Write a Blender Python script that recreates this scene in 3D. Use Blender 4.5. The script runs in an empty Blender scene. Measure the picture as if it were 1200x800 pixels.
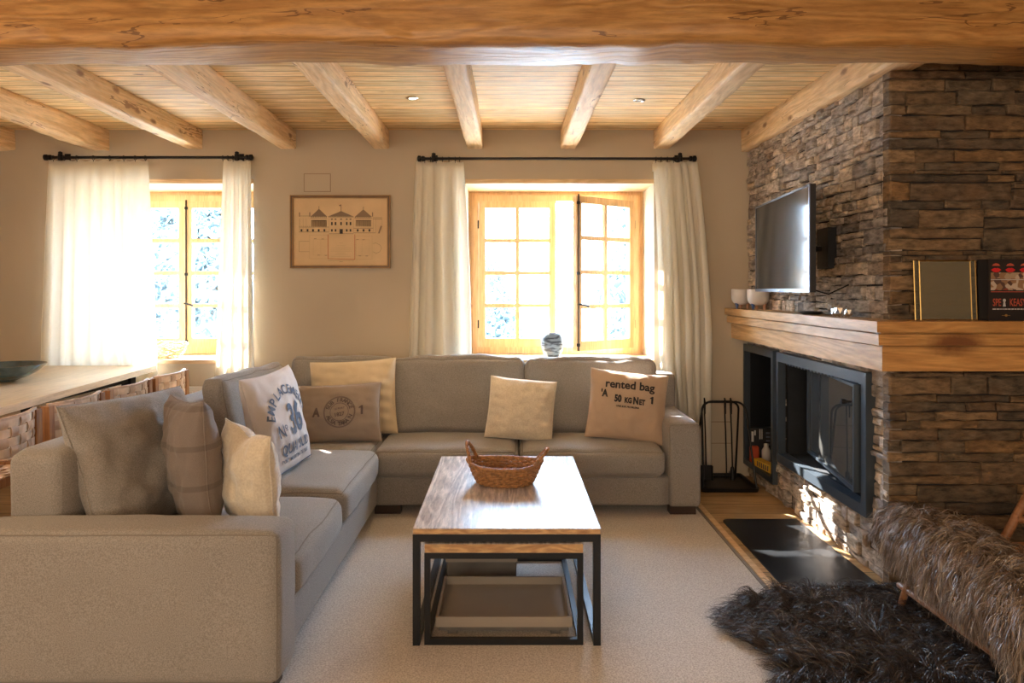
import bpy, bmesh, math, random
import numpy as np
from mathutils import Vector, Euler, Matrix, noise

R = math.radians
PI = math.pi
C = bpy.context.scene.collection
scn = bpy.context.scene

# ------------------------------------------------------------------ camera, world, lights, exposure
cam_d = bpy.data.cameras.new('camera')
cam_d.sensor_width = 36.0
cam_d.lens = 24.0                      # 800 px focal length at 1200 px
cam_d.shift_x = 4 / 1200
cam_d.shift_y = -62 / 1200
cam_d.clip_start = 0.05
cam_d.clip_end = 400
cam = bpy.data.objects.new('camera', cam_d)
C.objects.link(cam)
cam.location = (0, 0, 1.5)
cam.rotation_euler = (R(90), 0, 0)
scn.camera = cam

SKY = 37.0
SUN = 45.0
REAR = 74.0
LAMP = 26.0
EXPOSURE = 0.55

world = bpy.data.worlds.new('world')
scn.world = world
world.use_nodes = True
wn = world.node_tree.nodes
wn['Background'].inputs['Color'].default_value = (0.47, 0.70, 1.0, 1)
wn['Background'].inputs['Strength'].default_value = SKY

scn.view_settings.view_transform = 'Standard'
scn.view_settings.look = 'None'
scn.view_settings.gamma = 1
scn.view_settings.exposure = EXPOSURE
scn.view_settings.use_curve_mapping = False
scn.cycles.use_denoising = True
scn.cycles.max_bounces = 10
scn.cycles.diffuse_bounces = 6
scn.cycles.transparent_max_bounces = 16
scn.cycles.sample_clamp_indirect = 6.0


def light(name, kind, loc, rot, energy, color, **kw):
    d = bpy.data.lights.new(name, kind)
    d.energy = energy
    d.color = color
    for k, v in kw.items():
        if k == 'portal':
            d.cycles.is_portal = v
        else:
            setattr(d, k, v)
    o = bpy.data.objects.new(name, d)
    o.location = loc
    o.rotation_euler = rot
    C.objects.link(o)
    return o


sun_dir = Vector((0.78, -1.0, -1.02)).normalized()
sun = light('sun', 'SUN', (-6, 14, 12), (0, 0, 0), SUN, (1.0, 0.97, 0.93), angle=R(0.6))
sun.rotation_euler = sun_dir.to_track_quat('-Z', 'Y').to_euler()
for i, cx in enumerate((0.41, -2.80)):
    light('window_portal', 'AREA', (cx, 6.12, 1.62), (R(-90), 0, 0), 1.0, (1, 1, 1),
          shape='RECTANGLE', size=1.5, size_y=1.42, portal=True)
# unseen area lamps behind and left of the camera, added as warm fill
light('rear_fill_light', 'AREA', (-0.6, -2.35, 1.75), (R(90), 0, 0), REAR, (1.0, 0.85, 0.66),
      shape='RECTANGLE', size=4.6, size_y=1.5)
light('side_fill_light', 'AREA', (-4.85, 0.6, 1.7), (R(90), 0, R(-90)), REAR * 0.55, (1.0, 0.86, 0.70),
      shape='RECTANGLE', size=2.6, size_y=1.4)


# ------------------------------------------------------------------ materials
def newmat(name):
    m = bpy.data.materials.new(name)
    m.use_nodes = True
    nt = m.node_tree
    return m, nt, nt.nodes['Principled BSDF']


def col(c):
    return (c[0], c[1], c[2], 1)


def node(nt, typ, **kw):
    n = nt.nodes.new(typ)
    for k, v in kw.items():
        setattr(n, k, v)
    return n


def plain(name, c, rough=0.6, metal=0.0, spec=0.5, bump=0.0, bscale=200, var=0.0, vscale=3, coat=0, coords='Object'):
    m, nt, b = newmat(name)
    b.inputs['Base Color'].default_value = col(c)
    b.inputs['Roughness'].default_value = rough
    b.inputs['Metallic'].default_value = metal
    b.inputs['Specular IOR Level'].default_value = spec
    if coat:
        b.inputs['Coat Weight'].default_value = coat
    if bump or var:
        tc = node(nt, 'ShaderNodeTexCoord')
    if bump:
        n = node(nt, 'ShaderNodeTexNoise')
        n.inputs['Scale'].default_value = bscale
        n.inputs['Detail'].default_value = 3
        nt.links.new(tc.outputs[coords], n.inputs['Vector'])
        bp = node(nt, 'ShaderNodeBump')
        bp.inputs['Strength'].default_value = bump
        bp.inputs['Distance'].default_value = 0.004
        nt.links.new(n.outputs['Fac'], bp.inputs['Height'])
        nt.links.new(bp.outputs['Normal'], b.inputs['Normal'])
    if var:
        n2 = node(nt, 'ShaderNodeTexNoise')
        n2.inputs['Scale'].default_value = vscale
        n2.inputs['Detail'].default_value = 5
        nt.links.new(tc.outputs[coords], n2.inputs['Vector'])
        rp = node(nt, 'ShaderNodeValToRGB')
        rp.color_ramp.elements[0].position = 0.3
        rp.color_ramp.elements[1].position = 0.7
        rp.color_ramp.elements[0].color = col([x * (1 - var) for x in c])
        rp.color_ramp.elements[1].color = col([min(1, x * (1 + var)) for x in c])
        nt.links.new(n2.outputs['Fac'], rp.inputs['Fac'])
        nt.links.new(rp.outputs['Color'], b.inputs['Base Color'])
    return m


def fabric(name, c, c2=None, weave=900, bump=0.35, rough=0.95, cloud=0.06, transl=0.0, sheen=0.2, bands=None):
    m, nt, b = newmat(name)
    tc = node(nt, 'ShaderNodeTexCoord')
    n = node(nt, 'ShaderNodeTexNoise')
    n.inputs['Scale'].default_value = weave
    n.inputs['Detail'].default_value = 2
    nt.links.new(tc.outputs['Object'], n.inputs['Vector'])
    n2 = node(nt, 'ShaderNodeTexNoise')
    n2.inputs['Scale'].default_value = 5
    n2.inputs['Detail'].default_value = 4
    nt.links.new(tc.outputs['Object'], n2.inputs['Vector'])
    c2 = c2 or [x * 0.8 for x in c]
    r = node(nt, 'ShaderNodeValToRGB')
    r.color_ramp.elements[0].position = 0.35
    r.color_ramp.elements[1].position = 0.65
    r.color_ramp.elements[0].color = col(c2)
    r.color_ramp.elements[1].color = col(c)
    nt.links.new(n.outputs['Fac'], r.inputs['Fac'])
    hs = node(nt, 'ShaderNodeHueSaturation')
    ma = node(nt, 'ShaderNodeMapRange')
    ma.inputs['To Min'].default_value = 1 - cloud
    ma.inputs['To Max'].default_value = 1 + cloud
    nt.links.new(n2.outputs['Fac'], ma.inputs['Value'])
    nt.links.new(ma.outputs['Result'], hs.inputs['Value'])
    nt.links.new(r.outputs['Color'], hs.inputs['Color'])
    out_col = hs.outputs['Color']
    if bands:
        # woven stripes across local Z
        sx = node(nt, 'ShaderNodeSeparateXYZ')
        nt.links.new(tc.outputs['Object'], sx.inputs['Vector'])
        mr = node(nt, 'ShaderNodeMath', operation='MULTIPLY')
        mr.inputs[1].default_value = bands[0]
        nt.links.new(sx.outputs['Z'], mr.inputs[0])
        sn = node(nt, 'ShaderNodeMath', operation='SINE')
        nt.links.new(mr.outputs[0], sn.inputs[0])
        gt = node(nt, 'ShaderNodeMath', operation='GREATER_THAN')
        gt.inputs[1].default_value = bands[1]
        nt.links.new(sn.outputs[0], gt.inputs[0])
        mx = node(nt, 'ShaderNodeMixRGB', blend_type='MIX')
        mf = node(nt, 'ShaderNodeMath', operation='MULTIPLY')
        mf.inputs[1].default_value = 0.5
        nt.links.new(gt.outputs[0], mf.inputs[0])
        nt.links.new(mf.outputs[0], mx.inputs['Fac'])
        nt.links.new(out_col, mx.inputs['Color1'])
        mx.inputs['Color2'].default_value = col([x * 0.6 for x in c2])
        out_col = mx.outputs['Color']
    nt.links.new(out_col, b.inputs['Base Color'])
    b.inputs['Roughness'].default_value = rough
    b.inputs['Sheen Weight'].default_value = sheen
    b.inputs['Specular IOR Level'].default_value = 0.2
    bp = node(nt, 'ShaderNodeBump')
    bp.inputs['Strength'].default_value = bump
    bp.inputs['Distance'].default_value = 0.002
    nt.links.new(n.outputs['Fac'], bp.inputs['Height'])
    nt.links.new(bp.outputs['Normal'], b.inputs['Normal'])
    if transl:
        t = node(nt, 'ShaderNodeBsdfTranslucent')
        nt.links.new(out_col, t.inputs['Color'])
        mix = node(nt, 'ShaderNodeMixShader')
        mix.inputs['Fac'].default_value = transl
        out = nt.nodes['Material Output']
        nt.links.new(b.outputs['BSDF'], mix.inputs[1])
        nt.links.new(t.outputs['BSDF'], mix.inputs[2])
        nt.links.new(mix.outputs['Shader'], out.inputs['Surface'])
    return m


def wood(name, light_c, dark_c, axis='X', grain=9.0, rough=0.5, knots=0.0, knot_c=(0.16, 0.07, 0.025), knot_scale=2.2,
         plank=None, contrast=0.5, bump=0.15, coat=0.0, streak=10.0, spec=0.5, cracks=0.0):
    """grain runs along axis; plank = (axis across the boards, board width)"""
    m, nt, b = newmat(name)
    tc = node(nt, 'ShaderNodeTexCoord')
    src = tc.outputs['Object']
    if plank:
        sp = node(nt, 'ShaderNodeSeparateXYZ')
        nt.links.new(src, sp.inputs[0])
        dv = node(nt, 'ShaderNodeMath', operation='DIVIDE')
        dv.inputs[1].default_value = plank[1]
        nt.links.new(sp.outputs[plank[0]], dv.inputs[0])
        fl = node(nt, 'ShaderNodeMath', operation='FLOOR')
        nt.links.new(dv.outputs[0], fl.inputs[0])
        fr = node(nt, 'ShaderNodeMath', operation='FRACT')
        nt.links.new(dv.outputs[0], fr.inputs[0])
        wnz = node(nt, 'ShaderNodeTexWhiteNoise', noise_dimensions='1D')
        nt.links.new(fl.outputs[0], wnz.inputs['W'])
        mu = node(nt, 'ShaderNodeVectorMath', operation='SCALE')
        mu.inputs['Scale'].default_value = 37.0
        nt.links.new(wnz.outputs['Color'], mu.inputs[0])
        ad = node(nt, 'ShaderNodeVectorMath', operation='ADD')
        nt.links.new(src, ad.inputs[0])
        nt.links.new(mu.outputs[0], ad.inputs[1])
        src = ad.outputs[0]
    mp = node(nt, 'ShaderNodeMapping')
    sc = [1.0, 1.0, 1.0]
    ai = 'XYZ'.index(axis)
    for k in range(3):
        sc[k] = 1.0 / streak if k == ai else 1.0
    mp.inputs['Scale'].default_value = sc
    nt.links.new(src, mp.inputs['Vector'])
    n = node(nt, 'ShaderNodeTexNoise')
    n.inputs['Scale'].default_value = grain
    n.inputs['Detail'].default_value = 2.0
    n.inputs['Distortion'].default_value = 0.4
    nt.links.new(mp.outputs[0], n.inputs['Vector'])
    # growth rings: sine of a smooth field
    m1 = node(nt, 'ShaderNodeMath', operation='MULTIPLY')
    m1.inputs[1].default_value = 60
    nt.links.new(n.outputs['Fac'], m1.inputs[0])
    s1 = node(nt, 'ShaderNodeMath', operation='SINE')
    nt.links.new(m1.outputs[0], s1.inputs[0])
    nf = node(nt, 'ShaderNodeTexNoise')
    nf.inputs['Scale'].default_value = grain * 12
    nf.inputs['Detail'].default_value = 3
    nt.links.new(mp.outputs[0], nf.inputs['Vector'])
    a1 = node(nt, 'ShaderNodeMath', operation='MULTIPLY_ADD')
    a1.inputs[1].default_value = 0.5 * contrast
    a1.inputs[2].default_value = 0.5
    nt.links.new(s1.outputs[0], a1.inputs[0])
    a2 = node(nt, 'ShaderNodeMath', operation='MULTIPLY_ADD')
    a2.inputs[1].default_value = 0.9 * contrast
    nt.links.new(nf.outputs['Fac'], a2.inputs[0])
    nt.links.new(a1.outputs[0], a2.inputs[2])
    a3 = node(nt, 'ShaderNodeMath', operation='SUBTRACT')
    a3.inputs[1].default_value = 0.45 * contrast
    nt.links.new(a2.outputs[0], a3.inputs[0])
    r = node(nt, 'ShaderNodeValToRGB')
    r.color_ramp.elements[0].color = col(dark_c)
    r.color_ramp.elements[1].color = col(light_c)
    r.color_ramp.elements[0].position = 0.1
    r.color_ramp.elements[1].position = 0.9
    nt.links.new(a3.outputs[0], r.inputs['Fac'])
    c = r.outputs['Color']
    ns = node(nt, 'ShaderNodeTexNoise')
    ns.inputs['Scale'].default_value = 75
    ns.inputs['Detail'].default_value = 4
    ns.inputs['Roughness'].default_value = 0.7
    nt.links.new(mp.outputs[0], ns.inputs['Vector'])
    hs_ = node(nt, 'ShaderNodeHueSaturation')
    ms_ = node(nt, 'ShaderNodeMapRange')
    ms_.inputs['From Min'].default_value = 0.32
    ms_.inputs['From Max'].default_value = 0.6
    ms_.inputs['To Min'].default_value = 1 - 0.5 * contrast
    ms_.inputs['To Max'].default_value = 1.05
    nt.links.new(ns.outputs['Fac'], ms_.inputs['Value'])
    nt.links.new(ms_.outputs[0], hs_.inputs['Value'])
    nt.links.new(c, hs_.inputs['Color'])
    c = hs_.outputs['Color']
    nb = node(nt, 'ShaderNodeTexNoise')
    nb.inputs['Scale'].default_value = 2.3
    nb.inputs['Detail'].default_value = 3
    nt.links.new(mp.outputs[0], nb.inputs['Vector'])
    hb = node(nt, 'ShaderNodeHueSaturation')
    mb = node(nt, 'ShaderNodeMapRange')
    mb.inputs['From Min'].default_value = 0.3
    mb.inputs['From Max'].default_value = 0.7
    mb.inputs['To Min'].default_value = 0.86
    mb.inputs['To Max'].default_value = 1.10
    nt.links.new(nb.outputs['Fac'], mb.inputs['Value'])
    nt.links.new(mb.outputs[0], hb.inputs['Value'])
    nt.links.new(c, hb.inputs['Color'])
    c = hb.outputs['Color']
    if plank:
        mv = node(nt, 'ShaderNodeMapRange')
        mv.inputs['To Min'].default_value = 0.8
        mv.inputs['To Max'].default_value = 1.14
        nt.links.new(wnz.outputs['Value'], mv.inputs['Value'])
        h2 = node(nt, 'ShaderNodeHueSaturation')
        nt.links.new(mv.outputs[0], h2.inputs['Value'])
        nt.links.new(c, h2.inputs['Color'])
        c = h2.outputs['Color']
        pp = node(nt, 'ShaderNodeMath', operation='PINGPONG')
        pp.inputs[1].default_value = 0.5
        nt.links.new(dv.outputs[0], pp.inputs[0])
        st = node(nt, 'ShaderNodeMapRange')
        st.inputs['From Min'].default_value = 0.002 / plank[1]
        st.inputs['From Max'].default_value = 0.006 / plank[1]
        st.inputs['To Min'].default_value = 0.25
        st.inputs['To Max'].default_value = 1.0
        nt.links.new(pp.outputs[0], st.inputs['Value'])
        mx = node(nt, 'ShaderNodeMixRGB', blend_type='MULTIPLY')
        mx.inputs['Fac'].default_value = 1
        nt.links.new(c, mx.inputs['Color1'])
        nt.links.new(st.outputs[0], mx.inputs['Color2'])
        c = mx.outputs['Color']
    if knots:
        mk = node(nt, 'ShaderNodeMapping')
        sk = [1.0, 1.0, 1.0]
        sk[ai] = 0.45
        mk.inputs['Scale'].default_value = sk
        nt.links.new(src, mk.inputs['Vector'])
        v = node(nt, 'ShaderNodeTexVoronoi')
        v.inputs['Scale'].default_value = knot_scale
        nt.links.new(mk.outputs[0], v.inputs['Vector'])
        wv = node(nt, 'ShaderNodeTexNoise')
        wv.inputs['Scale'].default_value = 40
        nt.links.new(src, wv.inputs['Vector'])
        dd = node(nt, 'ShaderNodeMath', operation='MULTIPLY_ADD')
        dd.inputs[1].default_value = 0.06
        nt.links.new(wv.outputs['Fac'], dd.inputs[0])
        nt.links.new(v.outputs['Distance'], dd.inputs[2])
        kr = node(nt, 'ShaderNodeMapRange')
        kr.inputs['From Min'].default_value = knots * 0.45 + 0.03
        kr.inputs['From Max'].default_value = knots + 0.03
        kr.inputs['To Min'].default_value = 0.9
        kr.inputs['To Max'].default_value = 0
        nt.links.new(dd.outputs[0], kr.inputs['Value'])
        mx = node(nt, 'ShaderNodeMixRGB', blend_type='MIX')
        nt.links.new(kr.outputs[0], mx.inputs['Fac'])
        nt.links.new(c, mx.inputs['Color1'])
        mx.inputs['Color2'].default_value = col(knot_c)
        c = mx.outputs['Color']
    if cracks:
        mc = node(nt, 'ShaderNodeMapping')
        sk = [1.0, 1.0, 1.0]
        sk[ai] = 0.12
        mc.inputs['Scale'].default_value = sk
        nt.links.new(src, mc.inputs['Vector'])
        nc = node(nt, 'ShaderNodeTexNoise')
        nc.inputs['Scale'].default_value = 9
        nc.inputs['Detail'].default_value = 4
        nc.inputs['Distortion'].default_value = 0.6
        nt.links.new(mc.outputs[0], nc.inputs['Vector'])
        s5 = node(nt, 'ShaderNodeMath', operation='SUBTRACT')
        s5.inputs[1].default_value = 0.56
        nt.links.new(nc.outputs['Fac'], s5.inputs[0])
        a5 = node(nt, 'ShaderNodeMath', operation='ABSOLUTE')
        nt.links.new(s5.outputs[0], a5.inputs[0])
        np_ = node(nt, 'ShaderNodeTexNoise')
        np_.inputs['Scale'].default_value = 3.5
        np_.inputs['Detail'].default_value = 2
        nt.links.new(src, np_.inputs['Vector'])
        w5 = node(nt, 'ShaderNodeMapRange')
        w5.inputs['From Min'].default_value = 0.45
        w5.inputs['From Max'].default_value = 0.7
        w5.inputs['To Min'].default_value = 0.0
        w5.inputs['To Max'].default_value = 0.010 * cracks
        nt.links.new(np_.outputs['Fac'], w5.inputs['Value'])
        l5 = node(nt, 'ShaderNodeMath', operation='LESS_THAN')
        nt.links.new(a5.outputs[0], l5.inputs[0])
        nt.links.new(w5.outputs[0], l5.inputs[1])
        m5 = node(nt, 'ShaderNodeMath', operation='MULTIPLY')
        m5.inputs[1].default_value = 0.75
        nt.links.new(l5.outputs[0], m5.inputs[0])
        mx = node(nt, 'ShaderNodeMixRGB', blend_type='MIX')
        nt.links.new(m5.outputs[0], mx.inputs['Fac'])
        nt.links.new(c, mx.inputs['Color1'])
        mx.inputs['Color2'].default_value = col(knot_c)
        c = mx.outputs['Color']
    nt.links.new(c, b.inputs['Base Color'])
    b.inputs['Roughness'].default_value = rough
    b.inputs['Specular IOR Level'].default_value = spec
    if coat:
        b.inputs['Coat Weight'].default_value = coat
        b.inputs['Coat Roughness'].default_value = 0.3
    bp = node(nt, 'ShaderNodeBump')
    bp.inputs['Strength'].default_value = bump
    bp.inputs['Distance'].default_value = 0.003
    nt.links.new(a3.outputs[0], bp.inputs['Height'])
    nt.links.new(bp.outputs['Normal'], b.inputs['Normal'])
    return m


def stone_mat(name, palette, rough=0.85):
    m, nt, b = newmat(name)
    tc = node(nt, 'ShaderNodeTexCoord')
    g = node(nt, 'ShaderNodeNewGeometry')
    r = node(nt, 'ShaderNodeValToRGB')
    r.color_ramp.interpolation = 'LINEAR'
    els = r.color_ramp.elements
    k = len(palette)
    els[0].position = 0
    els[0].color = col(palette[0])
    els[1].position = 1
    els[1].color = col(palette[-1])
    for i in range(1, k - 1):
        e = els.new(i / (k - 1))
        e.color = col(palette[i])
    nt.links.new(g.outputs['Random Per Island'], r.inputs['Fac'])
    n = node(nt, 'ShaderNodeTexNoise')
    n.inputs['Scale'].default_value = 14
    n.inputs['Detail'].default_value = 8
    n.inputs['Roughness'].default_value = 0.65
    mp = node(nt, 'ShaderNodeMapping')
    mp.inputs['Scale'].default_value = (1, 1, 2.6)
    nt.links.new(tc.outputs['Object'], mp.inputs['Vector'])
    nt.links.new(mp.outputs[0], n.inputs['Vector'])
    mr = node(nt, 'ShaderNodeMapRange')
    mr.inputs['From Min'].default_value = 0.3
    mr.inputs['From Max'].default_value = 0.7
    mr.inputs['To Min'].default_value = 0.3
    mr.inputs['To Max'].default_value = 1.7
    nt.links.new(n.outputs['Fac'], mr.inputs['Value'])
    hs = node(nt, 'ShaderNodeHueSaturation')
    nt.links.new(mr.outputs[0], hs.inputs['Value'])
    nt.links.new(r.outputs['Color'], hs.inputs['Color'])
    # rusty blooms
    n2 = node(nt, 'ShaderNodeTexNoise')
    n2.inputs['Scale'].default_value = 5
    n2.inputs['Detail'].default_value = 6
    nt.links.new(tc.outputs['Object'], n2.inputs['Vector'])
    m2 = node(nt, 'ShaderNodeMapRange')
    m2.inputs['From Min'].default_value = 0.5
    m2.inputs['From Max'].default_value = 0.72
    m2.inputs['To Max'].default_value = 0.55
    nt.links.new(n2.outputs['Fac'], m2.inputs['Value'])
    mx = node(nt, 'ShaderNodeMixRGB')
    nt.links.new(m2.outputs[0], mx.inputs['Fac'])
    nt.links.new(hs.outputs['Color'], mx.inputs['Color1'])
    mx.inputs['Color2'].default_value = (0.20, 0.105, 0.045, 1)
    nt.links.new(mx.outputs[0], b.inputs['Base Color'])
    b.inputs['Roughness'].default_value = rough
    bp = node(nt, 'ShaderNodeBump')
    bp.inputs['Strength'].default_value = 1.0
    bp.inputs['Distance'].default_value = 0.02
    nt.links.new(n.outputs['Fac'], bp.inputs['Height'])
    nt.links.new(bp.outputs['Normal'], b.inputs['Normal'])
    return m


def glass_mat(name, tint=(1, 1, 1), refl=1.0, base=0.0, diffuse_mix=None):
    m, nt, b = newmat(name)
    nt.nodes.remove(b)
    out = nt.nodes['Material Output']
    t = node(nt, 'ShaderNodeBsdfTransparent')
    t.inputs['Color'].default_value = col(tint)
    g = node(nt, 'ShaderNodeBsdfGlossy')
    g.inputs['Roughness'].default_value = 0.02
    f = node(nt, 'ShaderNodeLayerWeight')
    pw = node(nt, 'ShaderNodeMath', operation='POWER')
    pw.inputs[1].default_value = 4.0
    nt.links.new(f.outputs['Facing'], pw.inputs[0])
    mm = node(nt, 'ShaderNodeMath', operation='MULTIPLY_ADD')
    mm.inputs[1].default_value = 0.5 * refl
    mm.inputs[2].default_value = 0.03 + base
    nt.links.new(pw.outputs[0], mm.inputs[0])
    mix = node(nt, 'ShaderNodeMixShader')
    nt.links.new(mm.outputs[0], mix.inputs['Fac'])
    nt.links.new(t.outputs[0], mix.inputs[1])
    nt.links.new(g.outputs[0], mix.inputs[2])
    if diffuse_mix:  # plain diffuse colour mixed into the glass
        df = node(nt, 'ShaderNodeBsdfDiffuse')
        df.inputs['Color'].default_value = col(diffuse_mix[0])
        m2 = node(nt, 'ShaderNodeMixShader')
        m2.inputs['Fac'].default_value = diffuse_mix[1]
        nt.links.new(mix.outputs[0], m2.inputs[1])
        nt.links.new(df.outputs[0], m2.inputs[2])
        mix = m2
    nt.links.new(mix.outputs[0], out.inputs['Surface'])
    return m


def hair_mat(name, palette, rough=0.45):
    m, nt, b = newmat(name)
    g = node(nt, 'ShaderNodeNewGeometry')
    r = node(nt, 'ShaderNodeValToRGB')
    els = r.color_ramp.elements
    els[0].color = col(palette[0])
    els[1].color = col(palette[-1])
    k = len(palette)
    for i in range(1, k - 1):
        e = els.new(i / (k - 1))
        e.color = col(palette[i])
    at = node(nt, 'ShaderNodeAttribute')
    at.attribute_name = 'shade'
    nt.links.new(at.outputs['Fac'], r.inputs['Fac'])
    nt.links.new(r.outputs[0], b.inputs['Base Color'])
    b.inputs['Roughness'].default_value = rough
    b.inputs['Specular IOR Level'].default_value = 0.6
    return m


M = {}
M['wall'] = plain('wall_paint', (0.51, 0.425, 0.315), 0.9, bump=0.15, bscale=120, var=0.03, vscale=2)
M['reveal'] = plain('reveal_paint', (0.70, 0.63, 0.54), 0.9)
M['pine_ceiling'] = wood('pine_ceiling', (0.97, 0.72, 0.38), (0.74, 0.45, 0.18), 'X', 7, 0.6, knots=0.08, knot_scale=4.6,
                         plank=('Y', 0.095), contrast=0.6, knot_c=(0.25, 0.11, 0.04))
M['joist'] = wood('joist_pine', (0.92, 0.69, 0.42), (0.70, 0.44, 0.21), 'Y', 8, 0.6, knots=0.14, knot_scale=6.0, contrast=0.4,
                  knot_c=(0.24, 0.10, 0.045), bump=0.3, cracks=0.8)
M['beam'] = wood('beam_oak', (0.54, 0.285, 0.09), (0.36, 0.165, 0.045), 'X', 7, 0.42, knots=0.14, knot_scale=2.6, contrast=0.55,
                 knot_c=(0.12, 0.045, 0.015), bump=0.5, streak=9, cracks=1.0)
M['mantel_x'] = wood('mantel_pine_front', (0.66, 0.36, 0.125), (0.46, 0.22, 0.065), 'X', 9, 0.45, knots=0.19, knot_scale=2.6, contrast=0.45,
                     knot_c=(0.16, 0.05, 0.015))
M['mantel_y'] = wood('mantel_pine_side', (0.70, 0.45, 0.22), (0.46, 0.26, 0.10), 'Y', 6, 0.45, knots=0.07, knot_scale=2.4, contrast=0.5)
M['winwood'] = wood('window_pine', (0.74, 0.50, 0.25), (0.58, 0.35, 0.14), 'Z', 8, 0.4, knots=0.06, knot_scale=4, contrast=0.35,
                    knot_c=(0.35, 0.12, 0.03))
M['sill'] = wood('sill_pine', (0.80, 0.58, 0.34), (0.6, 0.38, 0.18), 'X', 8, 0.5, contrast=0.35)
M['floor'] = wood('oak_floor', (0.56, 0.36, 0.17), (0.40, 0.23, 0.09), 'X', 5, 0.4, plank=('Y', 0.19), contrast=0.4, knots=0.03)
M['carpet'] = fabric('carpet', (0.64, 0.58, 0.52), (0.40, 0.35, 0.30), weave=150, bump=0.9, cloud=0.05)
M['sofa'] = fabric('sofa_linen', (0.33, 0.300, 0.270), (0.215, 0.193, 0.172), weave=240, bump=0.4)
M['seam'] = plain('sofa_seam', (0.22, 0.19, 0.16), 0.95)
M['dark_wood'] = plain('dark_foot', (0.035, 0.018, 0.012), 0.4)
M['curtain'] = fabric('curtain_linen', (0.93, 0.90, 0.82), (0.87, 0.83, 0.74), weave=420, bump=0.25, transl=0.52, cloud=0.03)
M['iron'] = plain('black_iron', (0.018, 0.016, 0.016), 0.45, metal=0.6)
M['steel'] = plain('black_steel', (0.022, 0.024, 0.028), 0.38, metal=0.5, bump=0.05, bscale=60)
M['hearth'] = plain('hearth_steel', (0.035, 0.037, 0.040), 0.32, metal=0.7, var=0.2, vscale=4)
M['frame_steel'] = plain('frame_steel', (0.085, 0.105, 0.125), 0.35, metal=0.6, bump=0.05, bscale=40)
M['soot'] = plain('firebox_lining', (0.012, 0.013, 0.015), 0.75, var=0.3, vscale=8)
M['glass'] = glass_mat('window_glass')
M['fire_glass'] = glass_mat('fire_glass', (0.5, 0.53, 0.55), 1.6, 0.12, ((0.10, 0.095, 0.085), 0.35))
M['olive_glass'] = glass_mat('olive_glass', (0.86, 0.84, 0.74), 1.0, 0.02, ((0.34, 0.31, 0.23), 0.28))
M['brass'] = plain('brass', (0.65, 0.42, 0.14), 0.3, metal=1)
M['chrome'] = plain('chrome', (0.75, 0.76, 0.78), 0.15, metal=1)
M['stone'] = stone_mat('ledge_stone_lit', [(0.20, 0.17, 0.15), (0.42, 0.34, 0.27), (0.33, 0.29, 0.26), (0.58, 0.46, 0.34), (0.40, 0.33, 0.27),
                                       (0.62, 0.51, 0.40), (0.27, 0.23, 0.21), (0.48, 0.34, 0.21)])  # side palette lightened for the daylight falling on it
M['stone_dim'] = stone_mat('ledge_stone_dim', [(0.065, 0.048, 0.034), (0.20, 0.135, 0.075), (0.11, 0.083, 0.056), (0.29, 0.185, 0.095), (0.15, 0.105, 0.065),
                                              (0.25, 0.145, 0.062), (0.09, 0.07, 0.05), (0.19, 0.12, 0.065)])  # same stone, its dim warm light mixed into these darker colours
M['mortar'] = plain('mortar', (0.030, 0.025, 0.022), 0.95)
M['white_paint'] = plain('white_enamel', (0.78, 0.76, 0.72), 0.4)

# ------------------------------------------------------------------ mesh helpers
ROOT = {}


def rootloc(o):
    while o is not None:
        if o.name in ROOT:
            return ROOT[o.name]
        o = o.parent
    return Vector((0, 0, 0))


def tagp(o, label=None, cat=None, group=None, kind=None):
    if label: o['label'] = label
    if cat: o['category'] = cat
    if group: o['group'] = group
    if kind: o['kind'] = kind
    return o


def thing(name, label, cat, loc=(0, 0, 0), group=None, rot=(0, 0, 0), local=False):
    o = bpy.data.objects.new(name, None)
    o.empty_display_size = 0.1
    C.objects.link(o)
    o.location = loc
    o.rotation_euler = rot
    ROOT[o.name] = Vector((0, 0, 0)) if local else Vector(loc)
    return tagp(o, label, cat, group)


def link(name, me, mat, parent=None, smooth=None):
    o = bpy.data.objects.new(name, me)
    C.objects.link(o)
    if mat is not None:
        for mm in (mat if isinstance(mat, (list, tuple)) else [mat]):
            me.materials.append(mm)
    if parent is not None:
        o.parent = parent
        off = rootloc(parent)
        if off.length > 0:
            me.transform(Matrix.Translation(-off))
    if smooth is not None and len(me.polygons):
        me.shade_smooth()
        if smooth < 180:
            me.set_sharp_from_angle(angle=R(smooth))
    me.update()
    return o


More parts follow.
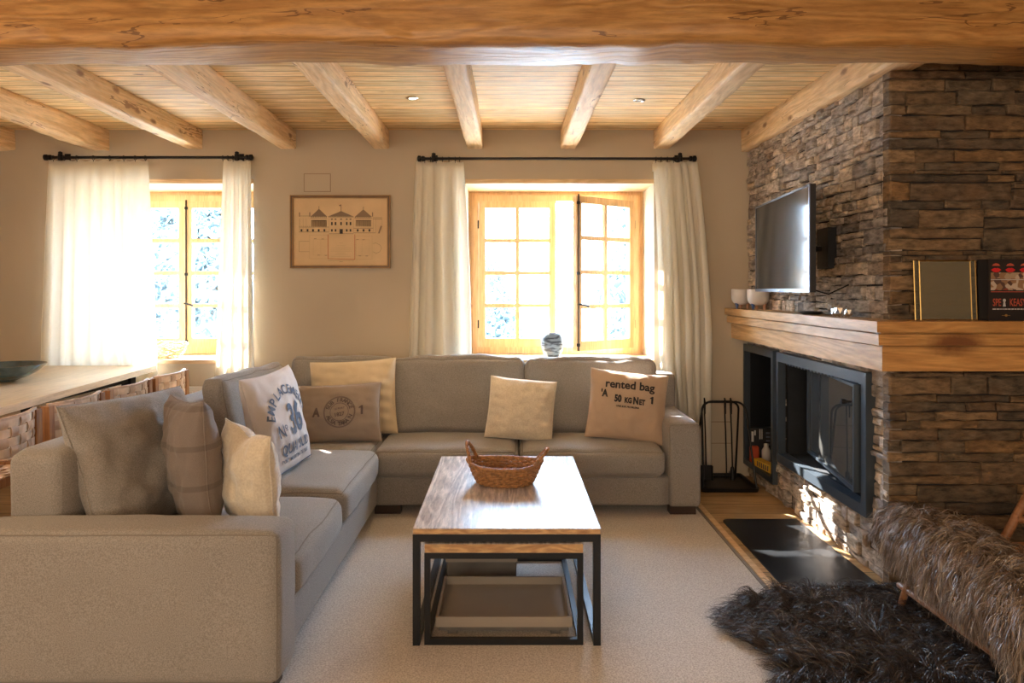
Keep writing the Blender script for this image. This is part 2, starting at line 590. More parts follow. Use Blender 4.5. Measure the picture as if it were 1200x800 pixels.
class MB:
    def __init__(self):
        self.bm = bmesh.new()

    def box(self, x0, x1, y0, y1, z0, z1, mat=0, rot=None, c=None):
        vs = [self.bm.verts.new(p) for p in ((x0, y0, z0), (x1, y0, z0), (x1, y1, z0), (x0, y1, z0),
                                             (x0, y0, z1), (x1, y0, z1), (x1, y1, z1), (x0, y1, z1))]
        for f in ((3, 2, 1, 0), (4, 5, 6, 7), (0, 1, 5, 4), (1, 2, 6, 5), (2, 3, 7, 6), (3, 0, 4, 7)):
            self.bm.faces.new([vs[k] for k in f]).material_index = mat
        if rot is not None:
            c = Vector(c) if c is not None else Vector(((x0 + x1) / 2, (y0 + y1) / 2, (z0 + z1) / 2))
            mt = Euler(rot).to_matrix()
            for v in vs:
                v.co = mt @ (v.co - c) + c
        return self

    def prism(self, pts, z0, z1, mat=0):
        """polygon in XY (counter-clockwise) extruded in Z"""
        a = [self.bm.verts.new((p[0], p[1], z0)) for p in pts]
        b = [self.bm.verts.new((p[0], p[1], z1)) for p in pts]
        n = len(pts)
        self.bm.faces.new(a[::-1]).material_index = mat
        self.bm.faces.new(b).material_index = mat
        for i in range(n):
            self.bm.faces.new((a[i], a[(i + 1) % n], b[(i + 1) % n], b[i])).material_index = mat
        return self

    def loft(self, rings, caps=True, closed=True, mat=0):
        vs = [[self.bm.verts.new(p) for p in r] for r in rings]
        n = len(vs[0])
        for i in range(len(vs) - 1):
            for j in range(n if closed else n - 1):
                k = (j + 1) % n
                self.bm.faces.new((vs[i][j], vs[i][k], vs[i + 1][k], vs[i + 1][j])).material_index = mat
        if caps and closed:
            self.bm.faces.new(vs[0][::-1]).material_index = mat
            self.bm.faces.new(vs[-1]).material_index = mat
        return self

    def tube(self, pts, r, seg=8, caps=True, mat=0, flat=1.0):
        pts = [Vector(p) for p in pts]
        n = len(pts)
        rings = []
        up = None
        for i in range(n):
            if i == 0: t = pts[1] - pts[0]
            elif i == n - 1: t = pts[-1] - pts[-2]
            else: t = (pts[i + 1] - pts[i]).normalized() + (pts[i] - pts[i - 1]).normalized()
            if t.length < 1e-9: t = Vector((0, 0, 1))
            t.normalize()
            if up is None:
                up = Vector((0, 0, 1)) if abs(t.z) < 0.9 else Vector((1, 0, 0))
            side = t.cross(up)
            if side.length < 1e-6:
                side = t.cross(Vector((0, 1, 0)))
            side.normalize()
            up2 = side.cross(t).normalized()
            up = up2
            rr = r[i] if isinstance(r, (list, tuple)) else r
            rings.append([pts[i] + side * math.cos(a) * rr + up2 * math.sin(a) * rr * flat
                          for a in [2 * PI * k / seg for k in range(seg)]])
        return self.loft(rings, caps, mat=mat)

    def lathe(self, prof, c, seg=32, axis='Z', sx=1, sy=1, caps=True, mat=0):
        rings = []
        for r, h in prof:
            ring = []
            for k in range(seg):
                a = 2 * PI * k / seg
                if axis == 'Z': p = (c[0] + r * sx * math.cos(a), c[1] + r * sy * math.sin(a), c[2] + h)
                elif axis == 'X': p = (c[0] + h, c[1] + r * math.cos(a), c[2] + r * math.sin(a))
                else: p = (c[0] + r * math.cos(a), c[1] + h, c[2] - r * math.sin(a))
                ring.append(p)
            rings.append(ring)
        return self.loft(rings, caps, mat=mat)

    def bevel(self, w, seg=2, angle=40):
        es = [e for e in self.bm.edges if len(e.link_faces) == 2 and e.calc_face_angle(0) > R(angle)]
        bmesh.ops.bevel(self.bm, geom=es, offset=w, segments=seg, profile=0.5, affect='EDGES', clamp_overlap=True)
        return self

    def build(self, name, mat, parent=None, smooth=35, bevel=0, bseg=2):
        if bevel:
            self.bevel(bevel, bseg)
        bmesh.ops.recalc_face_normals(self.bm, faces=self.bm.faces)
        me = bpy.data.meshes.new(name)
        self.bm.to_mesh(me)
        self.bm.free()
        return link(name, me, mat, parent, smooth)


def mesh_from(name, verts, faces, mat, parent=None, smooth=180):
    me = bpy.data.meshes.new(name)
    me.from_pydata([tuple(v) for v in verts], [], faces)
    return link(name, me, mat, parent, smooth)


def struct(o):
    o['kind'] = 'structure'
    return o


def nz(x, y, z, s=1.0, seed=0.0):
    return noise.noise(Vector((x * s + seed * 13.7, y * s - seed * 7.1, z * s + seed * 3.3)))


def text_geo(body, size, bold=0.0, spacing=1.0, scale_x=1.0, align='CENTER'):
    cu = bpy.data.curves.new('t', 'FONT')
    cu.body = body
    cu.size = size
    cu.offset = bold
    cu.space_character = spacing
    cu.align_x = align
    cu.align_y = 'CENTER'
    cu.resolution_u = 3
    o = bpy.data.objects.new('t', cu)
    C.objects.link(o)
    bpy.context.view_layer.update()
    me = bpy.data.meshes.new_from_object(o.evaluated_get(bpy.context.evaluated_depsgraph_get()))
    vs = [(v.co.x * scale_x, v.co.y) for v in me.vertices]
    fs = [tuple(p.vertices) for p in me.polygons]
    bpy.data.objects.remove(o)
    bpy.data.curves.remove(cu)
    bpy.data.meshes.remove(me)
    return vs, fs


class Flat:
    """2-D shapes (x, y) gathered, then mapped onto a surface"""
    def __init__(self):
        self.v = []
        self.f = []
        self.m = []

    def text(self, body, size, x, y, rot=0.0, bold=0.0, spacing=1.0, sx=1.0, mat=0, align='CENTER', slant=0):
        vs, fs = text_geo(body, size, bold, spacing, sx, align)
        o = len(self.v)
        c, s = math.cos(rot), math.sin(rot)
        self.v += [(x + a * c - b * s + slant * b, y + a * s + b * c) for a, b in vs]
        self.f += [tuple(k + o for k in f) for f in fs]
        self.m += [mat] * len(fs)
        return self

    def poly(self, pts, mat=0):
        o = len(self.v)
        self.v += [tuple(p) for p in pts]
        self.f.append(tuple(range(o, o + len(pts))))
        self.m.append(mat)
        return self

    def rect(self, x0, y0, x1, y1, mat=0):
        return self.poly([(x0, y0), (x1, y0), (x1, y1), (x0, y1)], mat)

    def line(self, pts, w, mat=0, closed=False):
        pts = [Vector((p[0], p[1])) for p in pts]
        n = len(pts)
        for i in range(n if closed else n - 1):
            a, b = pts[i], pts[(i + 1) % n]
            d = (b - a)
            if d.length < 1e-9: continue
            d.normalize()
            q = Vector((-d.y, d.x)) * w / 2
            e = d * w * 0.3
            self.poly([a - q - e, b - q + e, b + q + e, a + q - e], mat)
        return self

    def ring(self, x, y, r, w, n=40, mat=0):
        return self.line([(x + r * math.cos(2 * PI * k / n), y + r * math.sin(2 * PI * k / n)) for k in range(n)], w, mat, True)

    def arc_text(self, body, size, x, y, r, a0, a1, bold=0, mat=0, sx=1.0, inward=False):
        n = len(body)
        for i, ch in enumerate(body):
            if ch == ' ': continue
            a = a0 + (a1 - a0) * (i / max(1, n - 1))
            rot = a + PI / 2 if inward else a - PI / 2
            self.text(ch, size, x + r * math.cos(a), y + r * math.sin(a), rot, bold, sx=sx, mat=mat)
        return self

    def build(self, name, fn, mats, parent=None, cut=0.03):
        bm = bmesh.new()
        vs = [bm.verts.new((p[0], p[1], 0)) for p in self.v]
        for f, mi in zip(self.f, self.m):
            try:
                bm.faces.new([vs[k] for k in f]).material_index = mi
            except ValueError:
                pass
        if cut:
            for _ in range(3):
                es = [e for e in bm.edges if e.calc_length() > cut]
                if not es: break
                bmesh.ops.subdivide_edges(bm, edges=es, cuts=1)
        for v in bm.verts:
            v.co = fn(v.co.x, v.co.y)
        me = bpy.data.meshes.new(name)
        bm.to_mesh(me)
        bm.free()
        return link(name, me, mats, parent, None)


# ================================================================== SETTING
YB = 5.47     # inner face of the back wall
XS = 1.906    # stone face of the chimney breast (side)
YC = 3.41     # stone face of the chimney breast (front)
ZC = 2.77

struct(MB().box(-5.1, 4.4, -2.6, 6.1, -0.1, 0).build('floor', M['floor'], smooth=None))
struct(MB().box(-5.1, 4.4, -2.6, 6.1, ZC, ZC + 0.08).build('ceiling', M['pine_ceiling'], smooth=None))

WIN = [(-0.345, 1.165), (-3.555, -2.045)]
ZS, ZH = 0.93, 2.34
b = MB()
b.box(-5.1, WIN[1][0], YB, 6.1, 0, ZC)
b.box(WIN[1][1], WIN[0][0], YB, 6.1, 0, ZC)
b.box(WIN[0][1], 4.4, YB, 6.1, 0, ZC)
for x0, x1 in WIN:
    b.box(x0, x1, YB, 6.1, 0, ZS - 0.03)
    b.box(x0, x1, YB, 6.1, ZH + 0.035, ZC)
struct(b.build('wall_back', M['wall'], smooth=None))
struct(MB().box(-5.1, -5.0, -2.6, YB, 0, ZC).build('wall_left', M['wall'], smooth=None))
struct(MB().box(4.3, 4.4, -2.6, YB, 0, ZC).build('wall_right', M['wall'], smooth=None))
struct(MB().box(-5.0, 4.3, -2.6, -2.5, 0, ZC).build('wall_front', M['wall'], smooth=None))

k = 0
for x0, x1 in WIN:
    k += 1
    struct(MB().box(x0, x1, YB - 0.012, 6.08, ZH, ZH + 0.035).build('trim_%d' % k, M['sill'], bevel=0.006))      # lintel boards
    k += 1
    struct(MB().box(x0 - 0.0, x1 + 0.0, YB - 0.02, 6.08, ZS - 0.03, ZS).build('trim_%d' % k, M['sill'], bevel=0.008))  # sills


def rough_beam(name, x0, x1, y0, y1, z0, z1, axis, mat, amp=0.006, n=40, r=0.012, seed=1, bow=0.0, fine=0.0):
    """sawn timber with waney edges, along X or Y"""
    if axis == 'X': a0, a1, b0, b1 = x0, x1, y0, y1
    else: a0, a1, b0, b1 = y0, y1, x0, x1
    prof = []
    corners = [(b0, z0), (b1, z0), (b1, z1), (b0, z1)]
    for ci in range(4):
        c, d = Vector(corners[ci]), Vector(corners[(ci + 1) % 4])
        L = (d - c).length
        u = (d - c) / L
        for t in (r, L * 0.25, L * 0.5, L * 0.75, L - r):
            prof.append(c + u * t)
    rings = []
    for i in range(n + 1):
        a = a0 + (a1 - a0) * i / n
        ring = []
        for p in prof:
            db = nz(a, p.x, p.y, 2.2, seed) * amp * 1.6 + nz(a, p.x, p.y, 9, seed + 5) * amp * 0.6 + nz(a, p.x, p.y, 40, seed + 9) * fine
            dz = nz(a, p.x, p.y, 2.0, seed + 2) * amp * 1.6 + nz(a, p.x, p.y, 8, seed + 7) * amp * 0.6 + nz(a, p.x, p.y, 35, seed + 3) * fine
            if p.y >= z1 - 0.03: dz = 0
            q = (p.x + db, p.y + dz)
            ring.append((a, q[0], q[1]) if axis == 'X' else (q[0], a, q[1]))
        rings.append(ring)
    mb = MB()
    mb.loft(rings)
    return mb.build(name, mat, smooth=50)


struct(rough_beam('trim_10', -5.0, 4.3, 2.765, 3.05, 2.500, ZC, 'X', M['beam'], amp=0.012, n=170, r=0.016, seed=3, fine=0.004))
for j in range(-6, 3):
    cx = -0.27 + 0.748 * j
    hw = 0.062
    amp = 0.003 if j > -4 else 0.012
    struct(rough_beam('trim_%d' % (20 + j), cx - hw, cx + hw, 3.03, YB, 2.618 if j > -4 else 2.60, ZC, 'Y', M['joist'], amp=amp, n=50, r=0.007, seed=j + 20, fine=0.0015))
struct(rough_beam('trim_30', 1.865, 2.03, 3.03, YB, 2.595, ZC, 'Y', M['joist'], amp=0.002, n=40, r=0.005, seed=41))

# ---- ledge stone chimney breast
rng = random.Random(7)


def stones(mb, u0, u1, z0, z1, place, holes, hmin, hmax, lmin, lmax, prot, rng, corner_end=None):
    """random courses; place(u, z, d) -> world point, d = how far the stone stands out"""
    def split(ua, ub, za, zb):
        # subdivide a block of wall into stones
        z = za
        while z < zb - 0.006:
            h = rng.uniform(hmin, hmax) * rng.choice((0.6, 1, 1, 1.35))
            if zb - (z + h) < hmin * 0.7: h = zb - z
            u = ua + rng.uniform(-lmin, 0)
            while u < ub:
                L = rng.uniform(lmin, lmax) * (0.6 + h / hmax * 0.6)
                e = u + L
                if ub - e < lmin * 0.5: e = ub + 0.0
                s, t = max(u, ua), min(e, ub)
                if t - s > 0.012:
                    if h > hmax * 0.8 and rng.random() < 0.45:
                        zm = z + h * rng.uniform(0.35, 0.65)
                        one(s, t, z, zm)
                        one(s, t, zm, z + h)
                    else:
                        one(s, t, z, z + h)
                u = e
            z += h

    def one(s, t, a, bz):
        for hu0, hu1, hz0, hz1 in holes:
            if s < hu1 and t > hu0 and a < hz1 and bz > hz0:
                # trim against the opening
                opts = []
                if s < hu0: opts.append((s, hu0, a, bz))
                if t > hu1: opts.append((hu1, t, a, bz))
                if a < hz0: opts.append((max(s, hu0), min(t, hu1), a, hz0))
                if bz > hz1: opts.append((max(s, hu0), min(t, hu1), hz1, bz))
                for o4 in opts:
                    if o4[1] - o4[0] > 0.008 and o4[3] - o4[2] > 0.006: one(*o4)
                return
        g = 0.0018
        d = rng.uniform(0, prot) ** 1.0
        tilt = rng.uniform(-0.006, 0.006)
        j = lambda: rng.uniform(-0.0035, 0.0035)
        q = min(0.006, (bz - a) * 0.18)
        outer = []
        s1, t1, a1, b1 = s + g, t - g, a + g, bz - g
        ns_ = max(1, int((t1 - s1) / 0.07))
        base = [(s1 + (t1 - s1) * k / ns_, a1) for k in range(ns_ + 1)] + [(t1 - (t1 - s1) * k / ns_, b1) for k in range(ns_ + 1)]
        N_ = len(base)
        vj = min(0.006, (b1 - a1) * 0.12)
        jit = [(j(), rng.uniform(-vj, vj)) for _ in range(N_)]
        uc, zc = (s1 + t1) / 2, (a1 + b1) / 2
        hu, hz = max(1e-4, (t1 - s1) / 2), max(1e-4, (b1 - a1) / 2)
        rows_ = [[], [], []]
        for p, e in zip(base, jit):
            pu, pz = p[0] + e[0], p[1] + e[1]
            fu = (p[0] - uc) / hu
            fz_ = (p[1] - zc) / hz
            qe = q * rng.uniform(0.6, 2.0)
            rows_[0].append(place(pu, pz, -0.05))
            rows_[1].append(place(pu, pz, d - 0.006 + tilt * fu + rng.uniform(-0.002, 0.001)))
            rows_[2].append(place(pu - (qe * 1.3 if abs(fu) > 0.98 else 0) * (1 if fu > 0 else -1), pz - qe * (1 if fz_ > 0 else -1), d + tilt * fu + rng.uniform(-0.003, 0.003)))
        vv_ = [[mb.bm.verts.new(p) for p in r0] for r0 in rows_]
        for A, B in ((vv_[0], vv_[1]), (vv_[1], vv_[2])):
            for i in range(N_):
                mb.bm.faces.new((A[i], A[(i + 1) % N_], B[(i + 1) % N_], B[i]))
        vf = vv_[2]
        for k in range(ns_):
            mb.bm.faces.new((vf[k], vf[k + 1], vf[N_ - 2 - k], vf[N_ - 1 - k]))
    # macro blocks so courses do not run through
    z = z0
    while z < z1 - 0.01:
        H = rng.uniform(0.16, 0.26)
        if z1 - (z + H) < 0.1: H = z1 - z
        u = u0
        while u < u1 - 0.01:
            W = rng.uniform(lmax * 1.6, lmax * 3.2)
            if u1 - (u + W) < lmax: W = u1 - u
            split(u, u + W, z, z + H)
            u += W
        z += H


side_holes = [(4.86, 5.47, 0.115, 1.055), (3.60, 4.775, 0.31, 1.055)]
mb = MB()
stones(mb, YC + 0.022, YB, 0.0, 2.595, lambda u, z, d: (XS + 0.022 - d, u, z), side_holes, 0.034, 0.088, 0.07, 0.24, 0.028, rng)
side = mb.build('wall_chimney_side', M['stone'], smooth=None)
struct(side)
mb = MB()
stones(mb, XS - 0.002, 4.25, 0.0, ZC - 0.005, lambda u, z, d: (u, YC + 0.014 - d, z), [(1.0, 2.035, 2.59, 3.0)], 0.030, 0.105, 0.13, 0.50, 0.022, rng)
struct(mb.build('wall_chimney_front', M['stone_dim'], smooth=None))
# masonry core behind the stones, with the two openings
b = MB()
xc = XS + 0.03
b.box(xc, 4.3, YC + 0.03, YB, 1.055, 2.595)
b.box(2.04, 4.3, YC + 0.03, YB, 2.595, ZC)
b.box(xc, 4.3, YC + 0.03, YB, 0.0, 0.11)
b.box(xc, 4.3, YC + 0.03, 4.86, 0.11, 0.30)
b.box(xc, 4.3, YC + 0.03, 3.60, 0.30, 1.055)
b.box(xc, 4.3, 4.775, 4.86, 0.30, 1.055)
b.box(2.62, 4.3, 3.60, YB, 0.11, 1.055)
struct(b.build('wall_chimney_core', M['mortar'], smooth=None))

# ---- windows
def sash_mesh(w, h, flip, st=0.058, mw=0.034, rows=4, th=0.045):
    mb = MB()
    s = -1 if flip else 1
    def bx(a, c, z0, z1, t=th):
        x0, x1 = sorted((a * s, c * s))
        mb.box(x0, x1, -t / 2, t / 2, z0, z1)
    bx(0, st, 0, h)
    bx(w - st, w, 0, h)
    bx(st, w - st, h - st, h)
    bx(st, w - st, 0, st + 0.02)
    bx(w / 2 - mw / 2, w / 2 + mw / 2, st + 0.02, h - st, th * 0.7)
    zz0, zz1 = st + 0.02, h - st
    for r in range(1, rows):
        z = zz0 + (zz1 - zz0) * r / rows
        bx(st, w - st, z - mw / 2, z + mw / 2, th * 0.72)
    return mb


def pane_mesh(w, h, flip, st=0.058):
    s = -1 if flip else 1
    x0, x1 = sorted((0.05 * s, (w - 0.05) * s))
    return MB().box(x0, x1, -0.002, 0.002, 0.06, h - 0.05)


def make_window(n, cx, open_angle):
    root = bpy.data.objects.new('window_%d' % n, None)
    C.objects.link(root)
    root.location = (cx, 5.95, ZS)
    ROOT[root.name] = Vector((cx, 5.95, ZS))
    root['kind'] = 'structure'
    x0, x1 = cx - 0.72, cx + 0.72
    z0, z1 = ZS + 0.005, 2.31
    f = MB()
    f.box(x0, x0 + 0.05, 5.91, 5.99, z0, z1)
    f.box(x1 - 0.05, x1, 5.91, 5.99, z0, z1)
    f.box(x0 + 0.05, x1 - 0.05, 5.91, 5.99, z1 - 0.055, z1)
    f.box(x0 + 0.05, x1 - 0.05, 5.91, 5.99, z0, z0 + 0.06)
    f.box(x0 - 0.05, x1 + 0.05, 5.93, 6.0, z1, ZH)
    f.box(x0 - 0.045, x0, 5.93, 6.0, z0, z1)
    f.box(x1, x1 + 0.045, 5.93, 6.0, z0, z1)
    f.build('window_frame', M['winwood'], root, bevel=0.004)
    w, h = 0.668, 1.262
    for flip, hx, ang in ((False, x0 + 0.052, 0), (True, x1 - 0.052, open_angle)):
        s = sash_mesh(w, h, flip).build('sash', M['winwood'], root, bevel=0.003)
        # sash meshes are local to their hinge
        s.data.transform(Matrix.Translation(rootloc(root)))
        s.location = Vector((hx, 5.935, z0 + 0.058)) - rootloc(root)
        s.rotation_euler = (0, 0, ang)
        g = pane_mesh(w, h, flip).build('glass', M['glass'], None, smooth=None)
        g.parent = s
        if flip:
            r_ = MB()
            xr = -w + 0.012
            r_.tube([(xr, -0.034, 0.0), (xr, -0.034, h + 0.01)], 0.006, 8)
            for zz in (0.05, h * 0.5, h - 0.06):
                r_.box(xr - 0.011, xr + 0.011, -0.040, -0.022, zz - 0.012, zz + 0.012)
            r_.tube([(xr, -0.03, h * 0.30), (xr, -0.062, h * 0.30), (xr + 0.05, -0.070, h * 0.293), (xr + 0.075, -0.072, h * 0.285)], 0.008, 8)
            hd = r_.build('espagnolette_rod', M['iron'], None)
            hd.parent = s
            hd['label'] = 'black iron espagnolette rod'
        hg = MB()
        sx = -1 if flip else 1
        for zz in (0.2, h - 0.2):
            hg.tube([(-0.004 * sx, -0.027, zz - 0.035), (-0.004 * sx, -0.027, zz + 0.035)], 0.006, 8)
        hh = hg.build('hinge', M['iron'], None)
        hh.parent = s
    return root


make_window(1, 0.41, R(36))
make_window(2, -2.80, 0)

# ================================================================== OUTSIDE
mg = plain('pale_ground', (0.72, 0.70, 0.66), 0.95, var=0.1, vscale=0.6)  # ground made pale to bounce sunlight up onto the ceiling
gm = MB()
rows = []
for i in range(21):
    y = 6.6 + i * 6
    rows.append([(x * 9.0 - 90, y, -2.2 + max(0, (y - 22)) * 0.16 + nz(x, i, 0, 0.5, 4) * 1.2) for x in range(21)])
vs = [[gm.bm.verts.new(p) for p in r] for r in rows]
for i in range(20):
    for j in range(20):
        gm.bm.faces.new((vs[i][j], vs[i][j + 1], vs[i + 1][j + 1], vs[i + 1][j]))
struct(gm.build('ground', mg, smooth=180))

M['needles'] = plain('needles', (0.13, 0.165, 0.16), 0.8, var=0.3, vscale=1.5)
M['bark'] = plain('bark', (0.12, 0.08, 0.05), 0.9)


def conifer(x, y, z, h, r, label, seed):
    rg = random.Random(seed)
    t = thing('conifer_tree', label, 'tree', (x, y, z), group=None)
    MB().tube([(x, y, z), (x + 0.1, y, z + h * 0.5), (x, y, z + h)], [0.22, 0.13, 0.02], 8).build('trunk', M['bark'], t)
    V, F = [], []
    lv = 26
    for L in range(lv):
        f = L / (lv - 1)
        zz = z + h * (0.10 + 0.90 * f)
        rad = r * (1 - f) ** 0.8 + 0.12
        nb = int(9 + 8 * (1 - f))
        for q in range(nb):
            a = 2 * PI * (q + rg.random()) / nb
            ln = rad * rg.uniform(0.7, 1.1)
            dx, dy = math.cos(a), math.sin(a)
            steps = 5
            for s in range(1, steps + 1):
                c = s / steps
                px = x + dx * ln * c
                py = y + dy * ln * c
                pz = zz - ln * 0.35 * c * c
                for w in range(8):
                    sw = 0.30 * (1.1 - 0.5 * c)
                    ox, oy, oz = rg.uniform(-sw, sw), rg.uniform(-sw, sw), rg.uniform(-0.25, 0.05)
                    o = len(V)
                    e = 0.19 * rg.uniform(0.7, 1.4)
                    V += [(px + ox, py + oy, pz + oz), (px + ox + e * rg.uniform(-1, 1), py + oy + e * rg.uniform(-1, 1), pz + oz - e * rg.uniform(0.2, 1.2)),
                          (px + ox + e * rg.uniform(-1, 1), py + oy + e * rg.uniform(-1, 1), pz + oz + e * rg.uniform(-.6, .6))]
                    F.append((o, o + 1, o + 2))
    mesh_from('foliage', V, F, M['needles'], t, None)


conifer(-9.6, 19.5, -2, 9.5, 2.2, 'tall conifer seen through the left half of the left window', 1)
conifer(-6.1, 14, -2, 6.6, 1.25, 'shorter conifer seen through the right half of the left window', 2)
conifer(-13.2, 28, -1, 12, 3.0, 'tall conifer behind the two others in the left window', 6)
conifer(3.65, 17.5, -2, 9.5, 1.7, 'conifer seen through the open right sash of the large window', 3)
conifer(-0.9, 30, -1, 4.0, 1.8, 'low conifer seen through the lower panes of the closed left sash', 4)

# ================================================================== SOFT SHAPES
def soft_fn(c, size, r, bulge, rot=(0, 0, 0), wrinkle=0.004, seed=0, taper=0.0, sag=0.0):
    h = Vector(size) / 2
    mt = Euler(rot).to_matrix()
    c = Vector(c)

    def f(p, out=0.0):
        q = Vector((p[0] * h.x, p[1] * h.y, p[2] * h.z))
        inn = Vector([max(-(h[i] - r), min(h[i] - r, q[i])) for i in range(3)])
        d = q - inn
        if d.length > 1e-9:
            q = inn + d.normalized() * (r + out)
        for a in range(3):
            o1, o2 = (a + 1) % 3, (a + 2) % 3
            w = max(0, 1 - p[o1] ** 2) ** 0.6 * max(0, 1 - p[o2] ** 2) ** 0.6
            q[a] += p[a] * bulge[a] * w
        if taper:
            q.y *= 1 - taper * (p[2] * 0.5 + 0.5)
        if sag:
            q.z -= sag * (1 - p[0] ** 2) * (0.5 + 0.5 * p[2])
        if wrinkle:
            v = noise.noise_vector(Vector((q.x * 5 + seed * 3.1, q.y * 5, q.z * 5 + seed)))
            v2 = noise.noise_vector(Vector((q.x * 16 + seed, q.y * 16, q.z * 13 + seed)))
            q = q + v * wrinkle + v2 * wrinkle * 0.35
        return mt @ q + c
    return f


def soft(name, mat, parent, c, size, r, bulge=(0, 0, 0), rot=(0, 0, 0), wrinkle=0.004, seed=0, cuts=16, taper=0.0, sag=0.0,
         seams=None, seam_mat=None):
    f = soft_fn(c, size, r, bulge, rot, wrinkle, seed, taper, sag)
    bm = bmesh.new()
    bmesh.ops.create_cube(bm, size=2)
    bmesh.ops.subdivide_edges(bm, edges=bm.edges[:], cuts=cuts, use_grid_fill=True)
    for v in bm.verts:
        p = [0.55 * x + 0.45 * math.sin(x * PI / 2) for x in v.co]
        p = [math.copysign(1, x) if abs(x) > 0.9999 else x for x in p]
        v.co = f(p)
    me = bpy.data.meshes.new(name)
    bm.to_mesh(me)
    bm.free()
    o = link(name, me, mat, parent, 180)
    if seams:
        mb = MB()
        for face in seams:
            ax, sg = 'XYZ'.index(face[0]), (1 if face[1] == '+' else -1)
            o1, o2 = (ax + 1) % 3, (ax + 2) % 3
            pts = []
            for (a0, b0, a1, b1) in ((-1, -1, 1, -1), (1, -1, 1, 1), (1, 1, -1, 1), (-1, 1, -1, -1)):
                for i in range(20):
                    t = i / 20
                    p = [0, 0, 0]
                    p[ax] = sg
                    p[o1] = a0 + (a1 - a0) * t
                    p[o2] = b0 + (b1 - b0) * t
                    pts.append(f(p, 0.0015))
            pts.append(pts[0])
            mb.tube(pts, 0.0028, 5, caps=False)
        mb.build('piping', seam_mat or M['seam'], o)
    return o


def pillow(name, label, loc, rot, w, h, t, mat, group=None, seed=0, sag=0.0, pinch=0.07, wr=0.006, cat='cushion', crease=0.0, parent=None, n=46,
           chop=0.0):
    """a knife-edge cushion; its front faces local -Y, origin at the middle of the bottom edge"""
    def thick(u, v):
        e = max(0.0, (1 - u * u)) * max(0.0, (1 - v * v))
        a = t / 2 * e ** 0.42
        if crease:
            edge = max(abs(u), abs(v))
            a += crease * math.sin((u - v * 0.3) * 17 + seed) * max(0, edge - 0.35) * e ** 0.5
            a += crease * math.sin((v + u * 0.2) * 21 + seed * 2) * max(0, abs(u) - 0.3) * e ** 0.5
        a += wr * nz(u, v, 0, 2.2, seed) * e ** 0.3
        a += wr * 0.5 * nz(u, v, 1, 6.0, seed + 3) * e ** 0.3
        return max(a, t / 2 * e ** 0.42 * 0.55)

    def S(u, v, side):
        x = w / 2 * u * (1 - pinch * (1 - v * v) * abs(u) ** 2)
        z = h / 2 * v * (1 - pinch * (1 - u * u) * abs(v) ** 2)
        if chop and v > 0:
            z -= chop * h * math.exp(-(u / 0.33) ** 2) * v ** 2
        y = side * thick(u, v) + sag * (v * 0.5 + 0.5) ** 2 + 0.012 * nz(u * 1.5, v * 1.5, 5, 1, seed)
        z -= abs(sag) * 0.35 * (v * 0.5 + 0.5) ** 2
        return Vector((x, y, z + h / 2))
    V, F = [], []
    idx = {}
    def g(t_):
        return math.sin(t_ * PI / 2) * 0.6 + t_ * 0.4
    for side in (-1, 1):
        for i in range(n + 1):
            for j in range(n + 1):
                if side == 1 and (i in (0, n) or j in (0, n)):
                    idx[(side, i, j)] = idx[(-1, i, j)]
                    continue
                idx[(side, i, j)] = len(V)
                V.append(S(g(-1 + 2 * i / n), g(-1 + 2 * j / n), side))
    for side in (-1, 1):
        for i in range(n):
            for j in range(n):
                q = [idx[(side, i, j)], idx[(side, i + 1, j)], idx[(side, i + 1, j + 1)], idx[(side, i, j + 1)]]
                F.append(q if side == -1 else q[::-1])
    if parent is None:
        root = thing(name, label, cat, loc, group, rot, local=True)
        o = mesh_from('cover', V, F, mat, root, 180)
    else:
        root = mesh_from(name, V, F, mat, None, 180)
        root.parent = parent
        root.location = Vector(loc) - rootloc(parent)
        root.rotation_euler = rot
        ROOT[root.name] = Vector((0, 0, 0))
        o = root

    def on(x, z):
        u, v = max(-.98, min(.98, 2 * x / w)), max(-.98, min(.98, 2 * z / h))
        for _ in range(2):
            u = max(-.98, min(.98, 2 * x / w / (1 - pinch * (1 - v * v) * u * u)))
            v = max(-.98, min(.98, 2 * z / h / (1 - pinch * (1 - u * u) * v * v)))
        p = S(u, v, -1)
        return Vector((x, p.y - 0.0042, p.z))
    # seam round the edge
    mb = MB()
    pts = []
    for (a0, b0, a1, b1) in ((-1, -1, 1, -1), (1, -1, 1, 1), (1, 1, -1, 1), (-1, 1, -1, -1)):
        for i in range(16):
            q = i / 16
            pts.append(S(a0 + (a1 - a0) * q, b0 + (b1 - b0) * q, 1))
    pts.append(pts[0])
    mb.tube(pts, 0.0035, 5, caps=False)
    s = mb.build('seam', mat, None, smooth=180)
    s.parent = root if parent is None else o
    return root, on


# ================================================================== RUG
rug = MB()
rug.prism([(-2.02, -1.2), (1.27, -1.2), (1.27, 4.95), (-2.02, 4.95)], 0.0, 0.012)
rg = thing('area_rug', 'large beige wool carpet under the sofa and coffee table', 'rug', (-0.6, 2.5, 0))
rug.build('carpet', M['carpet'], rg, bevel=0.004)
e = MB()
e.box(1.272, 1.290, -1.2, 4.95, 0.0, 0.014)
e.build('edging', M['seam'], rg, bevel=0.002)
tagp(MB().box(1.30, 1.335, -1.2, 4.95, 0.0, 0.010).build('floor_strip', M['sill'], smooth=None, bevel=0.003),
     'narrow oak threshold strip along the right edge of the beige carpet', 'floor strip')

